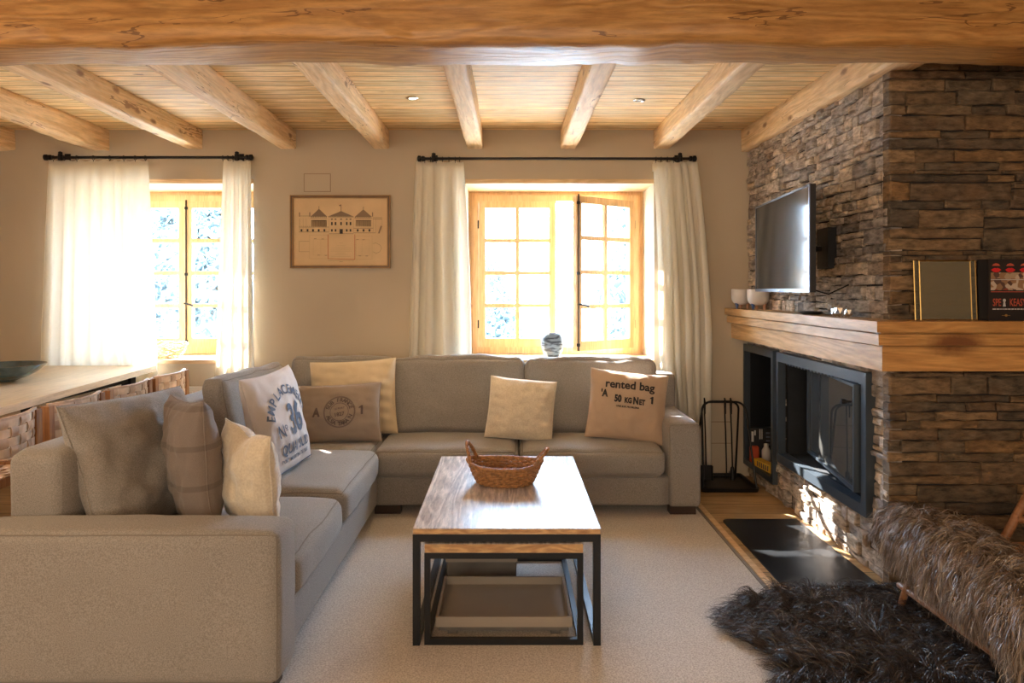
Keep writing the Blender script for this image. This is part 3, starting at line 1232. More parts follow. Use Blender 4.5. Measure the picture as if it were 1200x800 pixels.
# ================================================================== SECTIONAL SOFA
sofa = thing('sectional_sofa', 'large greige linen corner sofa with loose back cushions on dark feet', 'sofa', (-0.9, 4.5, 0.0))
LM = M['sofa']
b = MB()
b.box(-0.90, 1.06, 4.50, 5.26, 0.065, 0.262)
soft('base', LM, sofa, (0.075, 4.885, 0.163), (1.97, 0.77, 0.196), 0.02, (0, 0.004, 0), wrinkle=0.0015, seed=1)
b.bm.free()
soft('base', LM, sofa, (-1.425, 3.94, 0.163), (1.11, 2.66, 0.196), 0.02, (0.004, 0, 0), wrinkle=0.0015, seed=2)
soft('base', LM, sofa, (-1.42, 4.0, 0.163), (0.02, 0.02, 0.10), 0.005, wrinkle=0) if False else None
# backs
soft('back_frame', LM, sofa, (-0.36, 5.215, 0.475), (3.24, 0.19, 0.79), 0.05, (0, 0.01, 0), wrinkle=0.003, seed=3, cuts=20)
soft('back_frame', LM, sofa, (-1.865, 3.99, 0.475), (0.24, 2.62, 0.77), 0.055, (0.01, 0, 0), wrinkle=0.004, seed=4, cuts=20)
# arms
soft('arm', LM, sofa, (1.16, 4.885, 0.335), (0.215, 0.80, 0.55), 0.032, (0.006, 0.004, 0.012), wrinkle=0.003, seed=5, cuts=18, seams=['Y-'])
soft('arm', LM, sofa, (-1.418, 2.585, 0.333), (1.165, 0.215, 0.555), 0.035, (0.004, 0.008, 0.012), wrinkle=0.003, seed=6, cuts=22, seams=['Y-'])
# seat cushions
SC = [((-0.412, 4.735, 0.352), (0.955, 0.56, 0.185)), ((0.555, 4.735, 0.352), (0.955, 0.56, 0.185))]
for i, (c, s) in enumerate(SC):
    soft('seat_cushion', LM, sofa, c, s, 0.055, (0.006, 0.018, 0.020), wrinkle=0.006, seed=10 + i, cuts=20, seams=['Z+', 'Z-'])
soft('seat_cushion', LM, sofa, (-1.315, 4.79, 0.352), (0.84, 0.68, 0.185), 0.05, (0.006, 0.006, 0.02), wrinkle=0.006, seed=12, cuts=18, seams=['Z+'])
soft('seat_cushion', LM, sofa, (-1.285, 3.98, 0.362), (0.88, 0.93, 0.19), 0.055, (0.016, 0.006, 0.022), wrinkle=0.007, seed=13, cuts=20, seams=['Z+', 'Z-'])
soft('seat_cushion', LM, sofa, (-1.285, 3.085, 0.352), (0.88, 0.80, 0.185), 0.055, (0.022, 0.006, 0.022), wrinkle=0.008, seed=14, cuts=20, seams=['Z+', 'Z-'])
# back cushions of the window side
soft('back_cushion', LM, sofa, (-0.378, 5.085, 0.705), (0.99, 0.19, 0.56), 0.055, (0.006, 0.035, 0.020), (R(-9), 0, 0), wrinkle=0.016, seed=20, cuts=26, taper=0.30, seams=['Y-'])
soft('back_cushion', LM, sofa, (0.60, 5.085, 0.700), (0.97, 0.19, 0.55), 0.055, (0.006, 0.035, 0.018), (R(-9), 0, R(-1)), wrinkle=0.018, seed=21, cuts=26, taper=0.30, seams=['Y-'])
soft('back_cushion', LM, sofa, (-1.24, 5.095, 0.705), (0.76, 0.19, 0.56), 0.055, (0.006, 0.035, 0.020), (R(-9), 0, R(1)), wrinkle=0.018, seed=22, cuts=26, taper=0.30, seams=['Y-'])
# back cushions of the long left side
soft('back_cushion', LM, sofa, (-1.60, 4.28, 0.700), (0.86, 0.20, 0.56), 0.055, (0.006, 0.035, 0.014), (R(-11), 0, R(84)), wrinkle=0.020, seed=23, cuts=26, taper=0.35, seams=['Y-'])
pillow('back_cushion', '', (-1.55, 3.085, 0.43), (R(-21), R(2), R(80)), 0.76, 0.62, 0.27, LM, seed=24, pinch=0.04, wr=0.035, crease=0.010, parent=sofa, n=40)
# feet
for (x, y) in ((1.15, 4.53), (1.15, 5.2), (-0.80, 4.54), (-0.95, 2.56), (-1.9, 2.56), (-1.9, 5.2), (-1.12, 3.7)):
    MB().box(x - 0.085, x + 0.085, y - 0.03, y + 0.05, 0.012, 0.068).build('foot', M['dark_wood'], sofa, bevel=0.004)

# ================================================================== SCATTER CUSHIONS
M['taupe'] = fabric('taupe_stripe', (0.245, 0.195, 0.165), (0.19, 0.15, 0.125), weave=500, bands=(38, 0.90))
M['fluff'] = fabric('cream_fleece', (0.72, 0.62, 0.47), (0.62, 0.52, 0.38), weave=110, bump=1.0, sheen=0.8)
M['print_white'] = fabric('white_canvas', (0.66, 0.60, 0.565), (0.58, 0.52, 0.48), weave=600)
M['yellow_cream'] = fabric('cream_cotton', (0.66, 0.54, 0.37), (0.58, 0.47, 0.31), weave=600)
M['brown_canvas'] = fabric('brown_canvas', (0.36, 0.285, 0.225), (0.30, 0.235, 0.185), weave=600)
M['tan_canvas'] = fabric('tan_canvas', (0.52, 0.375, 0.265), (0.46, 0.33, 0.23), weave=600)
M['ink_black'] = plain('ink_black', (0.035, 0.030, 0.030), 0.9)
M['ink_blue'] = plain('ink_blue', (0.12, 0.145, 0.20), 0.9)
M['ink_brown'] = plain('ink_brown', (0.13, 0.095, 0.085), 0.9)

pillow('scatter_cushion', 'dark taupe striped cushion standing behind the near sofa arm', (-1.375, 3.02, 0.452), (R(4), R(-3), R(-50)),
       0.47, 0.57, 0.20, M['taupe'], seed=31, pinch=0.08, wr=0.02, crease=0.007, sag=0.0)
pillow('scatter_cushion', 'cream fleece cushion leaning on the taupe one by the near arm', (-1.115, 2.985, 0.455), (R(5), R(3), R(-44)),
       0.42, 0.45, 0.18, M['fluff'], seed=32, pinch=0.05, wr=0.02, crease=0.008, chop=0.08)
root, on = pillow('scatter_cushion', 'white canvas cushion printed EMPLACEMENT No 36 QUAI SUD on the left seat', (-1.245, 3.87, 0.462), (R(-13), R(-2), R(82)),
                  0.55, 0.58, 0.19, M['print_white'], seed=33, pinch=0.06, wr=0.014, crease=0.003)
F_ = Flat()
F_.arc_text('EMPLACEMENT', 0.074, 0.0, -0.035, 0.205, R(158), R(22), bold=0.0016, sx=0.9)
F_.text('36', 0.235, 0.035, -0.005, bold=0.006, sx=0.72)
F_.text('N', 0.10, -0.135, -0.045, bold=0.001, sx=0.8, slant=-0.1)
F_.text('o', 0.05, -0.090, -0.022, bold=0.001)
F_.rect(-0.098, -0.046, -0.080, -0.042)
F_.text('QUAI SUD', 0.078, 0.0, -0.150, bold=0.002, sx=0.85)
F_.text('PORT MARITIME DU SUD', 0.030, 0.0, -0.207, bold=0.0006, sx=0.95)
F_.build('lettering', on, M['ink_blue'], root)
h = MB().tube([on(-0.24 + 0.02 * i, -0.262) + Vector((0, -0.004, 0)) for i in range(25)], 0.003, 5).build('hem', M['ink_blue'], root)
h['label'] = 'blue hem'
pillow('scatter_cushion', 'plain yellowish cream cushion in the corner of the sofa', (-1.10, 4.86, 0.452), (R(-13), R(-3), R(3)),
       0.62, 0.54, 0.22, M['yellow_cream'], seed=34, pinch=0.05, wr=0.018, crease=0.02)
root, on = pillow('scatter_cushion', 'brown oblong cushion with a round postmark between A and 1', (-1.165, 4.63, 0.452), (R(-16), R(-2), R(5)),
                  0.60, 0.40, 0.18, M['brown_canvas'], seed=35, pinch=0.05, wr=0.012, crease=0.003)
F_ = Flat()
F_.ring(0.03, 0.0, 0.100, 0.004)
F_.ring(0.03, 0.0, 0.105, 0.002)
F_.ring(0.03, 0.0, 0.060, 0.003)
F_.arc_text('SUB FRANCE', 0.036, 0.03, 0, 0.080, R(160), R(20), bold=0.001)
F_.arc_text('ALSA TARA N', 0.036, 0.03, 0, 0.080, R(205), R(335), bold=0.001, inward=True)
F_.text('1827', 0.034, 0.03, -0.018, rot=R(8), bold=0.001)
F_.text('LE PORT', 0.018, 0.03, 0.022, rot=R(8), bold=0.0004)
F_.text('A', 0.080, -0.125, 0.0, bold=0.004, sx=0.8)
F_.poly([(0.170, -0.022), (0.185, -0.022), (0.185, 0.038), (0.175, 0.038), (0.158, 0.026), (0.158, 0.017), (0.170, 0.022)])
F_.build('lettering', on, M['ink_brown'], root)
pillow('scatter_cushion', 'cream fleece cushion in the middle of the window-side seat', (0.065, 4.73, 0.450), (R(-17), R(5), R(-4)),
       0.47, 0.43, 0.17, M['fluff'], seed=36, pinch=0.04, wr=0.016, crease=0.010)
root, on = pillow('scatter_cushion', 'tan canvas cushion printed rented bag 50 KG NET against the right arm', (0.795, 4.70, 0.452), (R(-15), R(5.5), R(-7)),
                  0.54, 0.48, 0.18, M['tan_canvas'], seed=37, pinch=0.05, wr=0.014, crease=0.003)
F_ = Flat()
F_.text('rented bag', 0.078, 0.005, 0.132, bold=0.0020, spacing=1.0)
F_.text("'A", 0.068, -0.165, 0.062, bold=0.0035, sx=0.75)
F_.poly([(0.155, 0.022), (0.169, 0.022), (0.169, 0.072), (0.160, 0.072), (0.146, 0.062), (0.146, 0.054), (0.155, 0.058)])
F_.text('50', 0.066, -0.070, 0.034, bold=0.0034, sx=0.72)
F_.text('KG', 0.050, 0.000, 0.028, bold=0.0028, sx=0.72)
F_.text('N', 0.066, 0.052, 0.030, bold=0.0034, sx=0.72)
F_.text('ET', 0.050, 0.094, 0.024, bold=0.0028, sx=0.72)
F_.text('UNE SUR PROBLEMA', 0.017, 0.0, -0.016, bold=0.0006)
F_.build('lettering', on, M['ink_black'], root)

# ================================================================== NEST OF COFFEE TABLES
M['top_wood'] = wood('table_pine', (0.74, 0.63, 0.54), (0.47, 0.37, 0.31), 'Y', 9, 0.36, contrast=1.2, streak=9, knots=0.03, knot_scale=3, spec=0.55, coat=0.08, bump=0.05)  # pine paled so its colour carries the sky reflection on the top
M['edge_wood'] = wood('table_edge', (0.66, 0.42, 0.20), (0.40, 0.21, 0.09), 'X', 12, 0.45, contrast=0.6, streak=4, knots=0.08, knot_scale=6)


def frame_bar(mb, p, q, s):
    lo = [min(p[i], q[i]) for i in range(3)]
    hi = [max(p[i], q[i]) for i in range(3)]
    for i in range(3):
        if hi[i] - lo[i] < 1e-6:
            lo[i] -= s / 2
            hi[i] += s / 2
    mb.box(lo[0], hi[0], lo[1], hi[1], lo[2], hi[2])


def coffee_table(name, label, x0, x1, y0, y1, z1, th, bar, front_rail, group):
    t = thing(name, label, 'table', ((x0 + x1) / 2, (y0 + y1) / 2, 0.012), group)
    MB().box(x0, x1, y0 + 0.004, y1, z1 - th, z1).build('tabletop', M['top_wood'], t, bevel=0.003)
    MB().box(x0 + 0.002, x1 - 0.002, y0, y0 + 0.005, z1 - th + 0.002, z1 - 0.002).build('end_grain', M['edge_wood'], t)
    h = bar / 2
    xa, xb, ya, yb = x0 + h, x1 - h, y0 + h, y1 - h
    zt, zb = z1 - th - h, 0.012 + h
    for x in (xa, xb):
        for y in (ya, yb):
            mb = MB()
            mb.box(x - h, x + h, y - h, y + h, 0.012, zt - h)
            mb.build('leg', M['steel'], t, bevel=0.002)
    mb = MB()
    mb.box(x0, x1, ya - h, ya + h, zt - h, zt + h)
    mb.box(x0, x1, yb - h, yb + h, zt - h, zt + h)
    mb.box(x0, x0 + bar, y0 + bar, y1 - bar, zt - h, zt + h)
    mb.box(x1 - bar, x1, y0 + bar, y1 - bar, zt - h, zt + h)
    mb.build('top_frame', M['steel'], t, bevel=0.002)
    rails = [(x0, x0 + bar, y0 + bar, y1 - bar), (x1 - bar, x1, y0 + bar, y1 - bar)]
    if front_rail:
        rails += [(x0 + bar, x1 - bar, y0, y0 + bar), (x0 + bar, x1 - bar, y1 - bar, y1)]
    for r_ in rails:
        MB().box(*r_, 0.012, 0.012 + bar).build('floor_rail', M['steel'], t, bevel=0.002)
    return t


coffee_table('coffee_table', 'large low table with pine top and black steel frame', -0.400, 0.384, 2.845, 4.075, 0.499, 0.024, 0.030, False, None)
coffee_table('nesting_table', 'smaller black-framed pine table tucked under the large coffee table', -0.352, 0.312, 2.850, 3.75, 0.434, 0.038, 0.024, True, None)

M['tray'] = plain('taupe_lacquer', (0.30, 0.255, 0.21), 0.5, var=0.06)
M['trayside'] = plain('tray_box', (0.13, 0.115, 0.10), 0.6, var=0.2, vscale=9)
t = thing('serving_tray', 'taupe rectangular tray on a dark box beneath the nesting table', 'tray', (-0.02, 3.1, 0.012))
b = MB()
x0, x1, y0, y1, z0, z1 = -0.312, 0.272, 2.915, 3.33, 0.055, 0.098
b.box(x0, x1, y0, y1, z0, z0 + 0.008)
for (a0, a1, c0, c1) in ((x0, x1, y0, y0 + 0.012), (x0, x1, y1 - 0.012, y1), (x0, x0 + 0.012, y0 + 0.012, y1 - 0.012), (x1 - 0.012, x1, y0 + 0.012, y1 - 0.012)):
    b.box(a0, a1, c0, c1, z0 + 0.008, z1)
b.build('tray_body', M['tray'], t, bevel=0.002)
MB().box(x0 + 0.015, x1 - 0.015, y0 + 0.01, y1 - 0.015, 0.0365, z0).build('tray_base', M['trayside'], t, bevel=0.003)
# it stands on two low runners
for xr in (x0 + 0.05, x1 - 0.09):
    MB().box(xr, xr + 0.04, y0 + 0.03, y1 - 0.03, 0.012, 0.0365).build('runner', M['trayside'], t)
t = thing('storage_box', 'grey lidded box on the carpet behind the tray', 'box', (-0.13, 3.72, 0.012))
soft('box_body', M['trayside'], t, (-0.14, 3.62, 0.052), (0.36, 0.20, 0.080), 0.006, wrinkle=0)
MB().box(-0.325, 0.045, 3.515, 3.725, 0.0925, 0.115).build('lid', M['tray'], t, bevel=0.004)

# ---- wicker basket
M['wicker'] = plain('wicker', (0.36, 0.17, 0.06), 0.5, bump=0.5, bscale=90, var=0.45, vscale=60)
t = thing('wicker_basket', 'oval brown wicker basket with two arched handles on the coffee table', 'basket', (-0.02, 3.52, 0.499))
bc = Vector((-0.02, 3.52, 0.499))
yaw = R(-8)


def bell(a, z, wob=0.0, extra=0.0):
    g_ = z / 0.095
    rx = 0.135 + 0.055 * g_ ** 0.8 + wob
    ry = 0.095 + 0.040 * g_ ** 0.8 + wob
    zz = z + extra + 0.020 * g_ * math.cos(a) ** 4
    x, y = rx * math.cos(a), ry * math.sin(a)
    return bc + Vector((x * math.cos(yaw) - y * math.sin(yaw), x * math.sin(yaw) + y * math.cos(yaw), zz))


mb = MB()
NR = 10
for r_ in range(NR):
    z = 0.008 + 0.0093 * r_
    pts = [bell(2 * PI * k / 132, z, 0.0042 * math.sin(22 * (2 * PI * k / 132) + PI * (r_ % 2))) for k in range(133)]
    mb.tube(pts, 0.0058, 6, caps=False)
for k in range(44):
    a = 2 * PI * (k + 0.5) / 44
    mb.tube([bell(a, 0.005), bell(a, 0.05), bell(a, 0.098)], 0.0035, 5)
mb.build('woven_wall', M['wicker'], t, smooth=180)
mb = MB()
for s in range(9):
    rr = 0.012 + s * 0.0145
    pts = [bc + Vector((rr * math.cos(a) * math.cos(yaw) - rr * 0.7 * math.sin(a) * math.sin(yaw),
                        rr * math.cos(a) * math.sin(yaw) + rr * 0.7 * math.sin(a) * math.cos(yaw), 0.007)) for a in [2 * PI * k / 48 for k in range(49)]]
    mb.tube(pts, 0.0072, 6, caps=False)
mb.build('woven_base', M['wicker'], t, smooth=180)
mb = MB()
for ph in (0, 2.1, 4.2):
    pts = [bell(2 * PI * k / 160, 0.099, 0.005 * math.cos(40 * (2 * PI * k / 160) + ph), 0.005 * math.sin(40 * (2 * PI * k / 160) + ph)) for k in range(161)]
    mb.tube(pts, 0.0055, 6, caps=False)
mb.build('rim', M['wicker'], t, smooth=180)
for sgn, hh in ((-1, 0.085), (1, 0.060)):
    mb = MB()
    for ph in (0, 2.1, 4.2):
        pts = []
        for k in range(50):
            f = k / 49
            a = (PI if sgn < 0 else 0) + (f - 0.5) * 1.15
            p = bell(a, 0.098)
            lift = math.sin(f * PI)
            d = Vector((math.cos(a) * sgn * sgn, 0, 0))
            tw = 0.006
            p = p + Vector((0.030 * lift * (1 if sgn > 0 else -0.2) + tw * math.cos(14 * f * 2 + ph) * 0.8, 0, hh * lift ** 0.8 + tw * math.sin(14 * f * 2 + ph)))
            pts.append(p)
        mb.tube(pts, 0.0052, 6)
    mb.build('handle', M['wicker'], t, smooth=180)

# ================================================================== CURTAINS AND RODS
def rod(x0, x1, z, ringxs, label):
    t = thing('curtain_rod', label, 'curtain rod', ((x0 + x1) / 2, YB, z), None)
    y = 5.375
    MB().tube([(x0, y, z), (x1, y, z)], 0.011, 10).build('pole', M['iron'], t)
    for x, s in ((x0, -1), (x1, 1)):
        MB().lathe([(0.011, 0), (0.021, 0.004), (0.021, 0.022), (0.014, 0.026), (0.024, 0.034), (0.024, 0.052), (0.012, 0.06), (0.002, 0.062)],
                   (x, y, z), 14, 'X').build('finial', M['iron'], t) if s > 0 else \
            MB().lathe([(0.011, 0), (0.021, -0.004), (0.021, -0.022), (0.014, -0.026), (0.024, -0.034), (0.024, -0.052), (0.012, -0.06), (0.002, -0.062)],
                       (x, y, z), 14, 'X').build('finial', M['iron'], t)
        xb = x - s * 0.07
        mb = MB()
        mb.box(xb - 0.012, xb + 0.012, y - 0.004, YB, z - 0.006, z + 0.006)
        mb.box(xb - 0.022, xb + 0.022, YB - 0.008, YB, z - 0.045, z + 0.045)
        mb.tube([(xb, y, z - 0.022), (xb, y, z + 0.024)], 0.018, 10)
        mb.lathe([(0.004, 0.022), (0.016, 0.028), (0.016, 0.042), (0.004, 0.048)], (xb, y, z), 12)
        mb.build('bracket', M['iron'], t)
    for x in ringxs:
        mb = MB()
        mb.tube([(x, y + 0.017 * math.cos(a), z - 0.003 + 0.017 * math.sin(a)) for a in [2 * PI * k / 16 for k in range(17)]], 0.0028, 5, caps=False)
        mb.tube([(x, y, z - 0.019), (x, y + 0.003, z - 0.034)], 0.002, 5)
        mb.build('ring', M['iron'], t)


def curtain(label, x0t, x1t, x0b, x1b, zt, zb, folds, amp, seed, bow=0.0, y=5.378, lean=0.0, shift=None, group=None, tail=None):
    nx, nzv = int(folds * 16), 44
    V, F = [], []
    rgn = random.Random(seed)
    ph = [rgn.uniform(-0.5, 0.5) for _ in range(folds + 2)]
    wd = [rgn.uniform(0.55, 1.4) for _ in range(folds)]
    tot = sum(wd)
    cum = [0]
    for w_ in wd: cum.append(cum[-1] + w_ / tot)

    def phase(s):
        for i in range(folds):
            if s <= cum[i + 1] or i == folds - 1:
                return i + (s - cum[i]) / (cum[i + 1] - cum[i])
    for j in range(nzv + 1):
        v = j / nzv
        z = zt + (zb - zt) * v
        for i in range(nx + 1):
            s = i / nx
            p = phase(s)
            xa = x0t + (x0b - x0t) * (v ** 0.8)
            xb = x1t + (x1b - x1t) * (v ** 0.8)
            head = min(1, v / 0.05)
            a = amp * (0.35 + 0.65 * min(1, v * 2.2)) * (0.5 + 0.5 * head)
            tw = 2 * PI * p + 0.5 * nz(p * 0.6, v * 2.5, 0, 1, seed) * min(1, v * 2)
            m_ = 0.75 + 0.5 * nz(p, v * 1.5, 3, 1, seed)
            yy = y + a * m_ * math.sin(tw)
            xx = xa + (xb - xa) * s - a * 0.55 * math.sin(2 * tw) * 0.6
            if shift: xx += shift(s, v)
            yy += lean * v
            V.append((xx, yy, z + (0.006 * math.sin(2 * PI * p) if j == 0 else 0)))
    for j in range(nzv):
        for i in range(nx):
            a = j * (nx + 1) + i
            F.append((a, a + 1, a + nx + 2, a + nx + 1))
    t = thing('curtain', label, 'curtain', ((x0t + x1t) / 2, y, zb), group)
    o = mesh_from('curtain_panel', V, F, M['curtain'], t, 180)
    m_ = o.modifiers.new('s', 'SOLIDIFY')
    m_.thickness = 0.0022
    # heading tape
    mb = MB()
    pts = []
    for i in range(nx + 1):
        s = i / nx
        p = phase(s)
        pts.append((x0t + (x1t - x0t) * s, y + 0.002 + amp * 0.18 * math.sin(2 * PI * p) + 0.010, 0))
    rings_v = [[(q[0], q[1], zt - 0.012) for q in pts], [(q[0], q[1], zt - 0.075) for q in pts]]
    Vh = rings_v[0] + rings_v[1]
    Fh = [(i, i + 1, i + 1 + nx + 1, i + nx + 1) for i in range(nx)]
    o2 = mesh_from('heading_tape', Vh, Fh, M['curtain'], t, 180)
    m2 = o2.modifiers.new('s', 'SOLIDIFY')
    m2.thickness = 0.002
    mb.bm.free()
    return t


ZR = 2.532
rod(-3.60, -2.07, ZR, [-3.585, -3.50, -3.40, -3.27, -3.14, -3.03, -2.94, -2.86, -2.25, -2.21, -2.17], 'black iron curtain rod over the left window')
rod(-0.66, 1.42, ZR - 0.01, [-0.66, -0.615, -0.57, -0.52, -0.47, -0.42, -0.385, 1.16, 1.20, 1.25, 1.30, 1.345], 'black iron curtain rod over the large window')
curtain('wide cream linen curtain drawn across the left window', -3.62, -2.842, -3.70, -2.755, 2.508, 0.55, 8, 0.016, 3)
curtain('narrow cream curtain gathered at the right of the left window', -2.245, -2.035, -2.33, -2.00, 2.508, 0.15, 4, 0.030, 4)
curtain('cream curtain gathered at the left of the large window', -0.73, -0.355, -0.78, -0.34, 2.498, 0.12, 4, 0.034, 5,
        shift=lambda s, v: 0.05 * s * math.sin(v * 2.6) - 0.03 * v * (1 - s))
curtain('cream curtain at the right of the large window, swept out at its foot', 1.135, 1.485, 1.16, 1.60, 2.498, 0.10, 5, 0.034, 6,
        shift=lambda s, v: (0.04 * math.sin(v * 3.0) + (max(0, v - 0.6) ** 1.4) * 0.42 * (0.9 + 0.25 * (1 - s)) - (max(0, v - 0.6)) * 0.30 * s))

# ================================================================== PICTURE, WALL PANELS
t = thing('framed_print', 'wide gilt-framed architectural print of a palace facade between the windows', 'picture', (-1.345, YB, 1.66))
px0, px1, pz0, pz1 = -1.744, -0.945, 1.662, 2.245
M['gilt'] = plain('gilt_wood', (0.24, 0.12, 0.035), 0.4, metal=0.4, var=0.2, vscale=20)
M['paper'] = plain('aged_paper', (0.66, 0.47, 0.27), 0.85, var=0.07, vscale=5)
M['mat_grey'] = plain('print_grey', (0.25, 0.17, 0.11), 0.9)
M['ink_red'] = plain('print_red', (0.45, 0.08, 0.03), 0.9)
M['ink_pale'] = plain('print_pale', (0.46, 0.32, 0.18), 0.9)
b = MB()
fw = 0.024
for (a0, a1, c0, c1) in ((px0, px1, pz0, pz0 + fw), (px0, px1, pz1 - fw, pz1), (px0, px0 + fw, pz0 + fw, pz1 - fw), (px1 - fw, px1, pz0 + fw, pz1 - fw)):
    b.box(a0, a1, YB - 0.028, YB - 0.002, c0, c1)
b.build('frame', M['gilt'], t, bevel=0.004)
b = MB()
g = 0.009
for (a0, a1, c0, c1) in ((px0 + g, px1 - g, pz0 + g, pz0 + g + .006), (px0 + g, px1 - g, pz1 - g - .006, pz1 - g), (px0 + g, px0 + g + .006, pz0 + g, pz1 - g), (px1 - g - .006, px1 - g, pz0 + g, pz1 - g)):
    b.box(a0, a1, YB - 0.0295, YB - 0.027, c0, c1)
b.build('moulding', M['dark_wood'], t)
MB().box(px0 + fw, px1 - fw, YB - 0.012, YB - 0.003, pz0 + fw, pz1 - fw).build('print', M['paper'], t)
F_ = Flat()
# unit: the zoomed crop, 1040 x 800, centre (518, 410); 1 unit = 0.000855 m
U = 0.000855
def PX(x, y): return ((x - 518) * U, -(y - 410) * U)
def prect(x0, y0, x1, y1, m): F_.rect(*PX(x0, y1), *PX(x1, y0), m)
for (x, w) in ((155, 16), (212, 16), (263, 16), (316, 16), (369, 16), (680, 16), (735, 16), (790, 16), (439, 14), (473, 14), (578, 14), (613, 14)):
    prect(x - w / 2, 385, x + w / 2, 408, 0)
for x in (439, 473, 525, 578, 613):
    prect(x - 7, 318, x + 7, 348, 0)
    prect(x - 8, 288, x + 8, 297, 0)
prect(511, 384, 541, 426, 0)
for (xa, xb) in ((250, 386), (665, 803)):
    prect(xa, 305, xb, 360, 3)
    for q in range(9):
        xx = xa + (xb - xa) * q / 8
        prect(xx - 3, 302, xx + 3, 360, 1)
    prect(xa - 4, 300, xb + 4, 308, 1)
for (xa, xm, xb, yt, yb_) in ((240, 318, 395, 195, 268), (650, 733, 815, 200, 272)):
    F_.poly([PX(xa, yb_), PX(xb, yb_), PX(xm, yt)], 1)
    prect(xm - 2.5, yt - 25, xm + 2.5, yt + 4, 1)
    for q in range(9):
        prect(xa + 6 + q * 17, yb_, xa + 12 + q * 17, yb_ + 6, 0)
    prect(xa, yb_ + 10, xb, yb_ + 14, 1)
F_.poly([PX(400, 268), PX(645, 268), PX(525, 216)], 1)
prect(523, 155, 527, 220, 0)
F_.poly([PX(527, 155), PX(504, 160), PX(510, 172), PX(527, 165)], 1)
for (xa, xb, y_) in ((130, 412, 366), (640, 825, 376), (130, 412, 412), (640, 850, 420), (135, 245, 262), (820, 908, 278), (820, 908, 292), (412, 640, 428), (405, 645, 272)):
    prect(xa, y_ - 2, xb, y_ + 2, 1)
for x in (136, 232, 819): prect(x - 5, 228, x + 5, 268, 1)
for x in (140, 170, 200, 135, 412, 640, 825, 850, 908): prect(x - 1.5, 285, x + 1.5, 412, 3)
for q in range(14): prect(132 + q * 19, 354, 138 + q * 19, 366, 3)
F_.poly([PX(870, 425), PX(885, 425), PX(908, 360), PX(900, 350), PX(890, 365)], 1)
F_.line([PX(403, 436), PX(403, 661), PX(653, 667), PX(653, 436)], 0.0038, 2)
F_.line([PX(132, 500), PX(132, 596), PX(228, 596)], 0.0022, 1)
F_.line([PX(132, 500), PX(228, 498)], 0.0022, 1)
F_.line([PX(822, 520), PX(852, 514), PX(890, 535), PX(903, 563), PX(885, 598), PX(852, 612), PX(822, 595)], 0.0022, 1)
for r4 in ((228, 440, 400, 660), (265, 480, 335, 628), (335, 480, 400, 628), (660, 450, 815, 665), (665, 484, 720, 632), (720, 484, 790, 632)):
    F_.line([PX(r4[0], r4[1]), PX(r4[2], r4[1]), PX(r4[2], r4[3]), PX(r4[0], r4[3])], 0.0014, 3, True)
for (x, y_) in ((283, 475), (353, 477), (315, 628), (383, 630), (678, 483), (735, 484), (700, 635), (765, 636)):
    prect(x - 11, y_ - 2.5, x + 11, y_ + 2.5, 1)
for q, w in ((515, 18), (540, 40), (560, 90), (575, 100), (590, 100), (610, 40), (625, 60), (640, 90)):
    prect(525 - w, q - 1, 525 + w, q + 1, 3)
for q, w in ((678, 120), (690, 16)): prect(525 - w, q - 1.4, 525 + w, q + 1.4, 1)
F_.build('engraving', lambda x, y: Vector((-1.345 + x, YB - 0.0128, 1.9535 + y)), [M['ink_black'], M['mat_grey'], M['ink_red'], M['ink_pale']], t, cut=0)


def hatch(x0, x1, z0, z1, label):
    w = 0.004
    b = MB()
    b.box(x0, x1, YB - 0.004, YB, z1 - w, z1)
    b.box(x0, x1, YB - 0.004, YB, z0, z0 + w)
    b.box(x0, x0 + w, YB - 0.004, YB, z0 + w, z1 - w)
    b.box(x1 - w, x1, YB - 0.004, YB, z0 + w, z1 - w)
    t = thing('access_panel', label, 'wall panel', ((x0 + x1) / 2, YB, z0))
    b.build('panel_frame', M['mat_grey'], t, smooth=None)
    MB().box(x0 + w, x1 - w, YB - 0.002, YB, z0 + w, z1 - w).build('panel', M['wall'], t, smooth=None)


hatch(-1.64, -1.425, 2.275, 2.42, 'small painted access panel in the wall above the framed print')
hatch(1.53, 1.785, 0.26, 0.435, 'small painted access panel low on the wall behind the fire tools')

# ================================================================== SILL OBJECTS
M['vase'] = newmat('striped_glaze')[0]
nt = M['vase'].node_tree
bs = nt.nodes['Principled BSDF']
tc = node(nt, 'ShaderNodeTexCoord')
mp = node(nt, 'ShaderNodeMapping')
mp.inputs['Scale'].default_value = (0.25, 0.25, 1)
nn = node(nt, 'ShaderNodeTexNoise')
nn.inputs['Scale'].default_value = 48
nn.inputs['Detail'].default_value = 2
rp = node(nt, 'ShaderNodeValToRGB')
rp.color_ramp.elements[0].position = 0.44
rp.color_ramp.elements[0].color = (0.035, 0.05, 0.075, 1)
rp.color_ramp.elements[1].position = 0.56
rp.color_ramp.elements[1].color = (0.20, 0.26, 0.32, 1)
nt.links.new(tc.outputs['Object'], mp.inputs['Vector'])
nt.links.new(mp.outputs[0], nn.inputs['Vector'])
nt.links.new(nn.outputs['Fac'], rp.inputs['Fac'])
nt.links.new(rp.outputs[0], bs.inputs['Base Color'])
bs.inputs['Roughness'].default_value = 0.3
o = MB().lathe([(0.052, 0), (0.056, 0.004), (0.060, 0.02), (0.084, 0.06), (0.094, 0.105), (0.094, 0.15), (0.086, 0.185), (0.080, 0.20), (0.076, 0.203),
                (0.072, 0.198), (0.080, 0.16), (0.080, 0.10), (0.05, 0.03), (0.001, 0.02)], (0.36, 5.60, ZS), 40).build('vase', M['vase'], smooth=60)
tagp(o, 'blue and white streaked round ceramic vase on the sill of the large window', 'vase')

